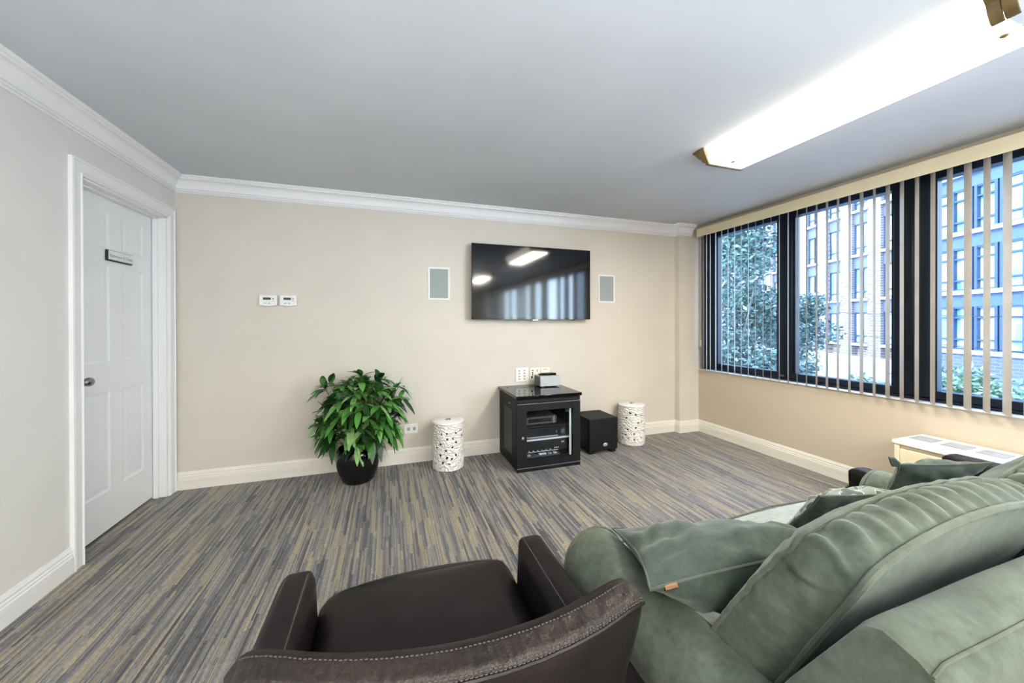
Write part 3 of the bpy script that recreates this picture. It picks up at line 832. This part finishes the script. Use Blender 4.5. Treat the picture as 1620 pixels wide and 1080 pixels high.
ch = thing('leather_armchair', (1.622, -2.55, 0), 'dark brown leather armchair in the foreground, seen from behind', 'armchair', 'dark brown leather armchairs')
def backY(u):                 # inner line of the back in plan at z=.80
    k = 2*u-1
    return -2.8075 - .0845*(1-k*k) - .0225*k
BX0, BX1 = 1.300, 1.940
LEAN = .33
sec = [(0,.30),(0,.42),(0,.54),(0,.66),(.0,.74),(.002,.780),(.008,.800),(.018,.812),(.030,.816),(.046,.816),(.060,.814),(.070,.808),(.077,.797),(.080,.780),(.082,.74),(.082,.66),(.082,.54),(.082,.42),(.08,.30),(.08,.16),(.04,.16),(0,.16)]
def back_pt(u, n, z):
    k = 2*u-1
    x = BX0 + (BX1-BX0)*u
    th = 1.0
    e = abs(k)
    zz = z
    if e > .88:
        q = min(1, (e-.88)/.12); th = sqrt(max(0, 1-q*q))*.92+.08
        zz = .16 + (z-.16)*(1 - .03*q*q)
    if e > .74: zz -= .030*((e-.74)/.26)**2*max(0, (zz-.4)/.4)
    nn = .041 + (n-.041)*th
    # narrower towards the floor
    xx = 1.622 + (x-1.622)*(1 + .06*(.8-z))
    return V((xx, backY(u) - nn + LEAN*(.816-zz)*(1 if zz > .4 else 1) , zz))
m = MB(); NS = len(sec)
def bf(u, v):
    j = round(v*NS) % NS
    return back_pt(u, *sec[j])
m.grid(bf, 72, NS, cv=True)
for u in (0, 1): m.add([back_pt(u, *q) for q in sec], [tuple(range(NS))])
build(m, 'backrest', M['leather'], ch, smooth=50)
# crinkled top strip
def strip_pt(u, v):
    n = .036 + .042*v
    z = .8175 if v < .75 else .8175 - .010*((v-.75)/.25)**1.4
    p = back_pt(.035+.93*u, n, z)
    p.z += .0016 + (.0022*noise.noise(V((p.x*130, v*1.2, 1))) + .002*noise.noise(V((p.x*50, v*2, 1))))*(.35+sin(pi*v)) + .0012*noise.noise(V((p.x*160, v*5, 4)))*sin(pi*v)
    return p
m = MB(); m.grid(strip_pt, 260, 12)
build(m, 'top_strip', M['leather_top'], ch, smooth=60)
for v in (.03, .97, .90):
    st = MB()
    for k in range(95):
        u = (k+.2)/95
        a = strip_pt(u, v); b = strip_pt(u+.006, v)
        a.z += .001; b.z += .001
        st.tube([a, b], .0011, 5)
    build(st, 'stitching', M['stitch'], ch)
pp = MB(); pp.tube([strip_pt(k/80, 1.0) - V((0,.001,0)) for k in range(81)], .003, 6)
build(pp, 'piping', M['leather'], ch)
# arms
def arm(xc, yf, side):
    m = MB()
    def sk(p):
        t = (p.z-.16)/.39
        p = p.copy(); p.x += side*.018*t
        # arm slopes gently and front leans
        p.y += -.02*(1-t) if p.y > -2.4 else 0
        return p
    rbox(m, xc-.043, xc+.043, -2.86, yf, .16, .552, r=.026, n=12, puff=(.006,.006,0,.012,0,.006), skew=sk)
    a = weld(build(m, 'armrest', M['leather'], ch, smooth=0))
    pm = MB()
    for s in (-1, 1):
        pm.tube([(xc + side*.017 + s*.027, yf-.02-.02*q, .5525 - (.012 if q == 0 else 0)) for q in range(0, 25)], .0022, 6)
    build(pm, 'seam', M['stitch'], a)
    return a
arm(1.292, -2.222, -1); arm(1.940, -2.265, 1)
m = MB()
def seat_skew(p):
    p = p.copy(); return p
rbox(m, 1.316, 1.914, -2.80, -2.165, .235, .443, r=.06, n=18, puff=(0,0,0,.085,0,.035), ex=.7)
weld(build(m, 'seat', M['leather'], ch, smooth=0))
build(MB().box(1.32, 1.91, -2.70, -2.23, .12, .234), 'base_frame', M['leather'], ch, bevel=.01)
for x in (1.30, 1.92):
    for y in (-2.30, -2.66):
        build(MB().hexa([(x-.018,y-.018,.001),(x+.018,y-.018,.001),(x+.018,y+.018,.001),(x-.018,y+.018,.001),(x-.026,y-.026,.16),(x+.026,y-.026,.16),(x+.026,y+.026,.16),(x-.026,y+.026,.16)]), 'leg', M['woodleg'], ch, bevel=.003)
ch2 = copy_tree(ch)
ch2.location = V((1.622 + 2.385, -2.55 - .02, 0))
ch2['label'] = 'dark brown leather armchair beyond the sofa, mostly hidden behind its far arm'

# ------------------------------------------------------------------ sofa
SX0, SX1 = 2.115, 3.485            # arm centre lines
so = thing('loveseat_sofa', ((SX0+SX1)/2, -2.75, 0), 'sage green suede two-seat sofa facing the television wall', 'sofa')
AR, AZ = .098, .525
def sofa_arm(xc, side):
    poly = []
    for k in range(21):
        a = radians(-35 + 250*k/20)
        poly.append((xc + side*(-AR*cos(a)), AZ + AR*sin(a)))
    # poly goes inner -> over the top -> outer
    poly += [(xc - side*(-.075), .36), (xc - side*(-.078), .08)]
    poly = [(xc + side*(-.070), .08), (xc + side*(-.072), .40)] + poly
    m = MB(); ya, yb = -3.16, -2.405
    n = len(poly); vs = []; fs = []
    cx0 = sum(p[0] for p in poly)/n; cz0 = sum(p[1] for p in poly)/n
    ring = []
    steps = [(ya, 1), (ya+.02, 1)] + [(ya + (yb-.035-ya)*k/14, 1) for k in range(1, 14)] + [(yb-.035, 1), (yb-.016, .985), (yb-.005, .955), (yb, .90)]
    for y, s in steps:
        for p in poly:
            q = V((cx0 + (p[0]-cx0)*s, y, cz0 + (p[1]-cz0)*s))
            q.z += .006*noise.noise(V((p[0]*8, y*9, p[1]*8)))
            vs.append(q)
    for i in range(len(steps)-1):
        for k in range(n):
            b = (k+1) % n
            fs.append((i*n+k, i*n+b, (i+1)*n+b, (i+1)*n+k))
    fs.append(tuple(range(n))); fs.append(tuple((len(steps)-1)*n+k for k in reversed(range(n))))
    m.add(vs, fs)
    a = build(m, 'armrest', M['suede'], so, smooth=60)
    pm = MB().tube([(cx0+(p[0]-cx0)*.99, yb-.017, cz0+(p[1]-cz0)*.99) for p in poly], .0045, 6)
    build(pm, 'piping', M['piping'], a)
sofa_arm(SX0, 1); sofa_arm(SX1, -1)
# frame back: slanted, camera sees its top and rear
FX0, FX1 = 2.125, 3.475
prof = [(-2.86,.30),(-2.90,.50),(-2.985,.667),(-3.085,.838),(-3.098,.855),(-3.115,.862),(-3.150,.852),(-3.162,.843),(-3.176,.828),(-3.19,.70),(-3.20,.50),(-3.20,.08),(-2.95,.08)]
m = MB()
NP = len(prof)
def fb(u, v):
    y, z = prof[round(v*NP) % NP]
    k = abs(2*u-1)
    e = max(0, (k-.955)/.045)
    x = FX0 + (FX1-FX0)*u
    return V((x, y, z - (.010*e*e if z > .6 else 0) + .003*noise.noise(V((x*6, y*9, z*9)))))
m.grid(fb, 60, NP, cv=True)
for u in (0, 1): m.add([fb(u, j/NP) for j in range(NP)], [tuple(range(NP))])
fr_b = build(m, 'back_frame', M['suede'], so, smooth=40)
pm = MB().tube([fb(k/60, 7/NP) + V((0,-.001,.001)) for k in range(61)], .0022, 6)
build(pm, 'seam', M['piping'], fr_b)
build(MB().box(2.16, 3.44, -3.1, -2.30, .08, .30), 'seat_base', M['suede'], so, bevel=.02)
for x in (2.10, 3.50):
    for y in (-2.47, -3.12): build(MB().lathe([(.018,.001),(.026,.03),(.030,.08)], (x, y, 0), 20), 'leg', M['woodleg'], so)
# seat cushions
XM = 2.800
for x0, x1 in ((2.192, XM-.003), (XM+.003, 3.408)):
    m = MB()
    rbox(m, x0, x1, -2.93, -2.262, .305, .452, r=.035, n=16, puff=(.0,.0,0,.022,0,.030), ex=.5)
    s = weld(build(m, 'seat_cushion', M['suede_seat'], so, smooth=0))
    pz = .445
    build(MB().tube([(x0+.012, -2.90, pz), (x0+.010, -2.5, pz+.002), (x0+.012, -2.285, pz-.002), (x0+.03, -2.262, pz-.004), ((x0+x1)/2, -2.244, pz-.002), (x1-.03, -2.262, pz-.004), (x1-.012, -2.285, pz-.002), (x1-.010, -2.5, pz+.002), (x1-.012, -2.90, pz)], .004, 6), 'piping', M['piping'], s)
# back cushions
def rrect(n, rc):
    """rounded-rectangle loop in u,v 0..1 -> list of (u,v)"""
    pts = []
    per = n//4
    corners = [((rc, rc), pi, 1.5*pi), ((1-rc, rc), 1.5*pi, 2*pi), ((1-rc, 1-rc), 0, .5*pi), ((rc, 1-rc), .5*pi, pi)]
    for i, (c0, a0, a1) in enumerate(corners):
        for k in range(5):
            a = a0 + (a1-a0)*k/4
            pts.append((c0[0]+rc*cos(a), c0[1]+rc*sin(a)))
        nx = corners[(i+1) % 4]; a = nx[1]
        q = (nx[0][0]+rc*cos(a), nx[0][1]+rc*sin(a)); p = pts[-1]
        for k in range(1, per): pts.append((p[0]+(q[0]-p[0])*k/per, p[1]+(q[1]-p[1])*k/per))
    return pts
def back_cushion(x0, x1, seed, crown=.035):
    LP = rrect(240, .040); n = len(LP)
    def front(u, v):
        fbp = V((0,-2.775,.515)); ftp = V((0,-2.985,.893))
        p = fbp.lerp(ftp, v); p.x = x0 + (x1-x0)*u + .010*sin(pi*v)*(1 if u > .5 else -1)*abs(2*u-1)
        p.z += crown*max(0, v-.5)*2*sin(pi*u)**.7
        p.y += .012*sin(pi*v)
        if u < .5: p.x -= .030*(1-v)*(1-2*u)
        p.z -= .020*(1-v)
        return p
    def rear(u, v):
        rbp = V((0,-2.880,.475)); rtp = V((0,-3.072,.878))
        p = rbp.lerp(rtp, v); p.x = x0 - .008 + (x1-x0+.010)*u
        p.z += (crown+.012)*max(0, v-.5)*2*sin(pi*u)**.7
        return p
    nf = V((0,.85,.52)); nr = V((0,-.8,-.3))
    F = [front(*q) + .005*noise.noise_vector(V((q[0]*14, q[1]*14, seed))) for q in LP]; Rr = [rear(*q) for q in LP]
    m = MB(); K = 12
    cF = front(.5,.5); cR = rear(.5,.5)
    for loop, cen, nn, bul in ((F, cF, nf, .068), (Rr, cR, nr, .004)):
        vs = []; fs = []
        for k in range(K):
            s = 1-k/K
            for i in range(n):
                p = cen + (loop[i]-cen)*s + nn*(bul*(1-s**2.6))
                p += nn*(.006*noise.noise(p*11 + V((seed,0,0)))*(1-s))
                vs.append(p)
        vs.append(cen + nn*bul)
        for k in range(K-1):
            for i in range(n):
                b = (i+1) % n
                fs.append((k*n+i, k*n+b, (k+1)*n+b, (k+1)*n+i))
        for i in range(n): fs.append(((K-1)*n+i, (K-1)*n+(i+1) % n, K*n))
        m.add(vs, fs)
    # gusset
    Q = 14; vs = []; fs = []
    for k in range(Q+1):
        t = k/Q
        for i in range(n):
            u, v = LP[i]
            p = F[i].lerp(Rr[i], t)
            out = V((u-.5, 0, v-.5))
            if v > .9: out = V((0,.0,1))
            elif u < .08: out = V((-1,0,0))
            elif u > .92: out = V((1,0,0))
            elif v < .1: out = V((0,0,-1))
            bul = .016*sin(pi*t)
            w = 0
            if v > .88:
                ph = u*88 + 3*noise.noise(V((u*7, seed, 0))) + t*2.2
                w = (.0095*sin(ph) + .007*noise.noise(V((u*46+t*2, t*1.5, seed))))*(sin(pi*min(1,max(0,t)))**.5)*(.55+.9*max(0,noise.noise(V((u*5,seed,2)))+.4))
            elif u < .1 or u > .9:
                w = .004*noise.noise(V((v*9, t*5, seed+3)))
            p = p + out*(bul + w)
            vs.append(p)
    for k in range(Q):
        for i in range(n):
            b = (i+1) % n
            fs.append((k*n+i, k*n+b, (k+1)*n+b, (k+1)*n+i))
    m.add(vs, fs)
    c = weld(build(m, 'back_cushion', M['suede'], so, smooth=0), .0004)
    off = OFF[so.name]
    build(MB().tube([p + V((0,.002,.003)) for p in F], .0052, 7, closed=True), 'piping', M['piping'], c)
    build(MB().tube([p + V((0,-.003,.003)) for p in Rr], .0058, 7, closed=True), 'piping', M['piping'], c)
    return c
back_cushion(2.185, XM-.012, 1.7); back_cushion(XM+.012, 3.40, 6.3, .05)

# ------------------------------------------------------------------ throw pillows
def pillow(name, A, B, C_, D, thick, mats, label, cat='cushion', n=34, seed=0, group='loose cushions on the sofa', flip=False):
    A, B, C_, D = map(V, (A, B, C_, D))
    cen = (A+B+C_+D)/4
    nrm = (C_-A).cross(D-B).normalized()
    if nrm.z < 0: nrm = -nrm
    r = thing(name, tuple(cen), label, cat, group)
    def base(u, v):
        # pinch the sides inward slightly
        p = A*(1-u)*(1-v) + D*u*(1-v) + B*(1-u)*v + C_*u*v
        iu = 4*u*(1-u); iv = 4*v*(1-v)
        return p + (cen-p)*(.10*(iu*(1-iv) + iv*(1-iu)))
    def hgt(u, v):
        return (max(0, (1-(2*u-1)**2))**.55)*(max(0, (1-(2*v-1)**2))**.55)
    def surf(sg):
        def fn(u, v):
            u2 = .5-.5*cos(pi*u); v2 = .5-.5*cos(pi*v)
            p = base(u2, v2); h = hgt(u2, v2)
            w = noise.noise(V((u2*5+seed, v2*5, sg))) * .013 + noise.noise(V((u2*13+seed, v2*3, sg*2)))*.010
            edge = min(1, h*2.2)
            return p + nrm*(sg*thick[0 if sg > 0 else 1]*.5*h + w*edge)
        return fn
    m = MB().grid(surf(1), n, n)
    up = build(m, 'cover', mats[0], r, smooth=0); 
    m2 = MB().grid(surf(-1), n, n)
    lo = build(m2, 'cover', mats[1], r, smooth=0)
    for o in (up, lo):
        for p in o.data.polygons: p.use_smooth = True
    loop = [base(t/24, 0) for t in range(24)] + [base(1, t/24) for t in range(24)] + [base(1-t/24, 1) for t in range(24)] + [base(0, 1-t/24) for t in range(24)]
    build(MB().tube(loop, .0035, 6, closed=True), 'piping', M['piping'], r)
    return r, base
r, base = pillow('throw_pillow', (2.160,-2.455,.628), (2.025,-2.79,.705), (2.43,-2.885,.765), (2.60,-2.725,.690), (.095, .26), (M['suede_pillow'], M['suede_pillow']),
       'plain green suede cushion with a zip, on the near arm of the sofa', seed=2)
zp = MB().tube([base(.06, .995) - V((0,.003,.003)), base(.12, .998) - V((0,.003,.003))], .006, 8)
build(zp, 'zip_pull', M['zip'], r)
pillow('throw_pillow', (2.725,-2.56,.575), (2.68,-2.70,.758), (3.00,-2.78,.758), (3.06,-2.56,.585), (.085, .10), (M['scroll'], M['suede_pillow']),
       'green cushion with a dark scroll pattern in the middle of the sofa', seed=5)
r, base = pillow('throw_pillow', (3.265,-2.545,.575), (3.245,-2.61,.745), (3.42,-2.765,.785), (3.46,-2.62,.665), (.09, .10), (M['suede_pillow'], M['suede_pillow']),
       'crumpled dark green cushion against the far arm of the sofa', seed=8)
kt = MB()
kt.hexa([V(q) + V((3.245,-2.61,.745)) for q in ((-.020,.012,-.012),(.022,-.008,-.016),(.030,.004,-.006),(-.010,.022,-.004),(-.036,.012,.022),(-.016,.002,.020),(-.010,.012,.026),(-.030,.020,.028))])
build(kt, 'corner_ear', M['suede_pillow'], r, bevel=.004)

# ------------------------------------------------------------------ outside
ANG = math.atan2(-.9205, -.3907)
def facade(name, x, y, label, cat='building'):
    return thing(name, (x, y, 0), label, cat, rz=ANG, local=True)
PX, PY = 30.9, 14.2
A = facade('brick_building', PX, PY, 'pale brick apartment building across the street, beyond the second window pane')
GZ = -3.2
FL = 2.83
tw = [(-15.9 + 2.06*k) for k in range(11)]       # window centres along local x
tw = [t for t in tw if t < 5]
wallA = MB()
xs = [-18.0] + [q for t in tw for q in (t-.58, t+.58)] + [5.6]
for k in range(0, len(xs), 2): wallA.box(xs[k], xs[k+1], 0, .4, -.95, 17.2)
wallA.box(-18, 5.6, .36, 8, -.95, 17.2)
build(wallA, 'wall', M['brickA'], A)
build(MB().box(-18, 5.6, -.15, 7, GZ, -.95), 'ground_storey', M['stone'], A)
for fl in range(6):
    zs = -.13 + FL*fl
    for t in tw:
        w = MB()
        for xx in (t-.58, t-.03, t+.52): w.box(xx, xx+.06, .18, .3, zs, zs+1.95)
        for zz in (zs, zs+.42, zs+1.89): w.box(t-.58, t+.58, .18, .3, zz, zz+.06)
        f = build(w, 'window', M['outframe'], A, smooth=0)
        build(MB().box(t-.55, t+.55, .26, .28, zs, zs+1.95), 'pane', M['paneA'], f, smooth=0)
    s1 = MB(); s2 = MB()
    for t in tw:
        s1.box(t-.66, t+.66, -.06, .3, zs-.16, zs); s2.box(t-.58, t+.58, .14, .3, zs+1.95, zs+FL-.16)
    build(s1, 'sill_course', M['stone'], A, smooth=0)
    build(s2, 'spandrel', M['spandrel'], A, smooth=0)
Bd = facade('shaded_building', PX, PY, 'building with wide pale windows, its shade painted as blue grey, beyond the third window pane')
build(MB().box(5.9, 22, .35, 8, GZ, 14.3).box(5.9, 22, 0, .35, GZ, -.25), 'wall', M['brickB'], Bd)
for fl in range(5):
    zs = -.11 + FL*fl
    build(MB().box(5.9, 22, -.1, .35, zs-.2, zs), 'band', M['stone'], Bd, smooth=0)
    build(MB().box(5.9, 22, .1, .35, zs+2.05, zs+FL-.2), 'spandrel', M['shadepanel'], Bd, smooth=0)
    for k in range(16):
        t = 6.3 + .97*k
        w = MB()
        for xx in (t-.45, t+.33): w.box(xx, xx+.12, .1, .32, zs, zs+2.05)
        for zz in (zs, zs+.45, zs+1.5, zs+1.97): w.box(t-.45, t+.45, .12, .32, zz, zz+.08)
        f = build(w, 'window', M['outframe'], Bd, smooth=0)
        build(MB().box(t-.44, t+.44, .26, .28, zs, zs+2.05), 'pane', M['paneB'], f, smooth=0)
struct(MB().box(5.4, 90, -60, 90, GZ-.2, GZ), 'ground', M['asphalt'])
def leafball(blobs, n, size, rnd):
    m = MB()
    for _ in range(n):
        c, rad = rnd.choices(blobs, weights=[b[1][0]*b[1][1]*b[1][2] for b in blobs])[0]
        d = V((rnd.gauss(0,1), rnd.gauss(0,1), rnd.gauss(0,1))).normalized()*(rnd.random()**.4)
        p = V((c[0]+d.x*rad[0], c[1]+d.y*rad[1], c[2]+d.z*rad[2]))
        a = V((rnd.gauss(0,1), rnd.gauss(0,1), rnd.gauss(0,.6))).normalized(); b = a.cross(V((rnd.gauss(0,1), rnd.gauss(0,1), 1))).normalized()
        s = size*rnd.uniform(.6, 1.3)
        m.add([p - a*s, p - b*s*.45, p + a*s, p + b*s*.45], [(0,1,2,3)])
    return m
rt = random.Random(5)
def tree(x, y, zc, r, label, n=10500, size=.095):
    t = thing('street_tree', (x, y, GZ), label, 'tree', 'trees outside the window')
    tr = MB().tube([(x, y, GZ), (x+.05, y, GZ+1.5), (x-.05, y+.05, zc)], [.16,.13,.06], 10)
    for k in range(6):
        a = k*1.05; tr.tube([(x, y, GZ+1.8+.3*k), (x+.7*r*cos(a), y+.7*r*sin(a), zc+.15*k*r*.6)], [.05,.02], 6)
    build(tr, 'trunk', M['bark'], t)
    blobs = []
    for k in range(18):
        a = rt.uniform(0, 2*pi); q = rt.uniform(.2, .8)*r
        blobs.append(((x+q*cos(a), y+q*sin(a), zc + rt.uniform(-1.1, 1.5)*r), (rt.uniform(.35,.6)*r,)*2 + (rt.uniform(.3,.5)*r,)))
    build(leafball(blobs, n, size, rt), 'foliage', M['treeleaf'], t, smooth=0)
tree(12.6, 5.9, 1.6, 1.75, 'leafy green street tree seen through the window pane nearest the back wall')
tree(17.4, 7.57, .0, 1.4, 'lower leafy tree spreading into the second window pane', 5000)
tree(18.5, 13.0, 2.9, 2.6, 'taller leafy tree standing further down the street', 3000, .15)
for k, (x, y, h, lab) in enumerate(((16.2, 3.0, 3.7, 'rounded pale green shrub below the shaded building, farther one'), (15.2, 1.35, 3.75, 'rounded pale green shrub below the shaded building, middle one'),
                          (14.3, -.35, 3.6, 'rounded pale green shrub below the shaded building, nearest one'), (19.5, 5.6, 2.6, 'low pale green shrub at the foot of the brick building'))):
    t = thing('garden_shrub', (x, y, GZ), lab, 'shrub', 'shrubs along the street')
    bl = [((x+rt.uniform(-.4,.4), y+rt.uniform(-.4,.4), GZ+h*rt.uniform(.3,.8)), (.48,.48,.5)) for _ in range(9)]
    build(leafball(bl, 2600, .09, rt), 'foliage', M['shrubleaf'], t, smooth=0)
    build(MB().tube([(x,y,GZ),(x,y,GZ+h*.7)], [.05,.02], 6), 'stem', M['bark'], t)
for (a, b, lab) in (((23, 9, 1.7), (14, -9, 1.5), 'thin black overhead wire crossing the street, upper one'), ((23, 9, .7), (14, -9, .3), 'thin black overhead wire crossing the street, lower one')):
    a, b = V(a), V(b)
    w = build(MB().tube([a.lerp(b, k/20) + V((0,0,-1.0*(k/20)*(1-k/20))) for k in range(21)], .014, 5), 'overhead_wire', M['cable'], loc=tuple((a+b)/2))
    tag(w, lab, 'wire', 'overhead wires')

# ------------------------------------------------------------------ light, sky, camera
wd = bpy.data.worlds.new('sky'); sc.world = wd; wd.use_nodes = True
nt = wd.node_tree; bg = nt.nodes['Background']
tc = nt.nodes.new('ShaderNodeTexCoord'); sp_ = nt.nodes.new('ShaderNodeSeparateXYZ'); nt.links.new(tc.outputs['Generated'], sp_.inputs[0])
rp = nt.nodes.new('ShaderNodeValToRGB'); nt.links.new(sp_.outputs['Z'], rp.inputs['Fac'])
rp.color_ramp.elements[0].position = 0; rp.color_ramp.elements[0].color = (.70,.83,1,1)
rp.color_ramp.elements[1].position = .6; rp.color_ramp.elements[1].color = (.42,.62,1,1)
nt.links.new(rp.outputs['Color'], bg.inputs['Color']); bg.inputs['Strength'].default_value = 7.5
sl = bpy.data.lights.new('sun', 'SUN'); sl.energy = 3.2; sl.angle = radians(1); sl.color = (1,.95,.88)
sob = bpy.data.objects.new('sun', sl); COL.objects.link(sob)
sob.rotation_euler = V((.80,-.25,-.55)).to_track_quat('-Z', 'Y').to_euler()

def area(name, loc, rot, sx, sy, e, col):
    l = bpy.data.lights.new(name, 'AREA'); l.shape = 'RECTANGLE'; l.size = sx; l.size_y = sy; l.energy = e; l.color = col
    o = bpy.data.objects.new(name, l); COL.objects.link(o); o.location = loc; o.rotation_euler = rot; return o
for x, y in ((3.575, -2.14), (3.575, -5.2), (1.3, -4.9), (1.3, -7.2), (3.575, -7.5)):  # rear lamps sit under the added, unseen fixtures
    area('fixture_lamp', (x, y, H-.10), (0,0,0), .24, 1.1, 42 if y > -3 else 60, (1,.92,.80))
area('fill_uplight', (1.7, -4.9, .95), (pi,0,0), 3.0, 2.6, 125, (.90,.95,1))  # unseen upward fill lamp, added to brighten ceiling and walls
area('window_fill_panel', (5.35, -6.4, 1.6), (0, radians(90), 0), 1.5, 5.0, 470, (.80,.89,1))  # unseen panel outside the rear windows, added to strengthen the window light
cam = bpy.data.cameras.new('camera'); co = bpy.data.objects.new('camera', cam); COL.objects.link(co); sc.camera = co
yaw, pit, roll = radians(-18.5419), radians(-.1908), radians(-.1143)
fw = V((-sin(yaw)*cos(pit), cos(yaw)*cos(pit), sin(pit))); rt_ = V((cos(yaw), sin(yaw), 0)); up = rt_.cross(fw)
r2 = rt_*cos(roll) + up*sin(roll); u2 = -rt_*sin(roll) + up*cos(roll)
mw = Matrix((( r2.x, u2.x, -fw.x, 1.5167), (r2.y, u2.y, -fw.y, -3.4162), (r2.z, u2.z, -fw.z, 1.2552), (0,0,0,1)))
co.matrix_world = mw
cam.sensor_width = 36; cam.lens = 583.232/1620*36; cam.shift_y = -28.763/1620; cam.clip_start = .02; cam.clip_end = 300
sc.view_settings.view_transform = 'Standard'; sc.view_settings.look = 'Medium High Contrast'; sc.view_settings.exposure = .12
sc.cycles.use_denoising = True
sc.cycles.max_bounces = 10; sc.cycles.diffuse_bounces = 6; sc.cycles.transparent_max_bounces = 16
sc.cycles.sample_clamp_indirect = 8
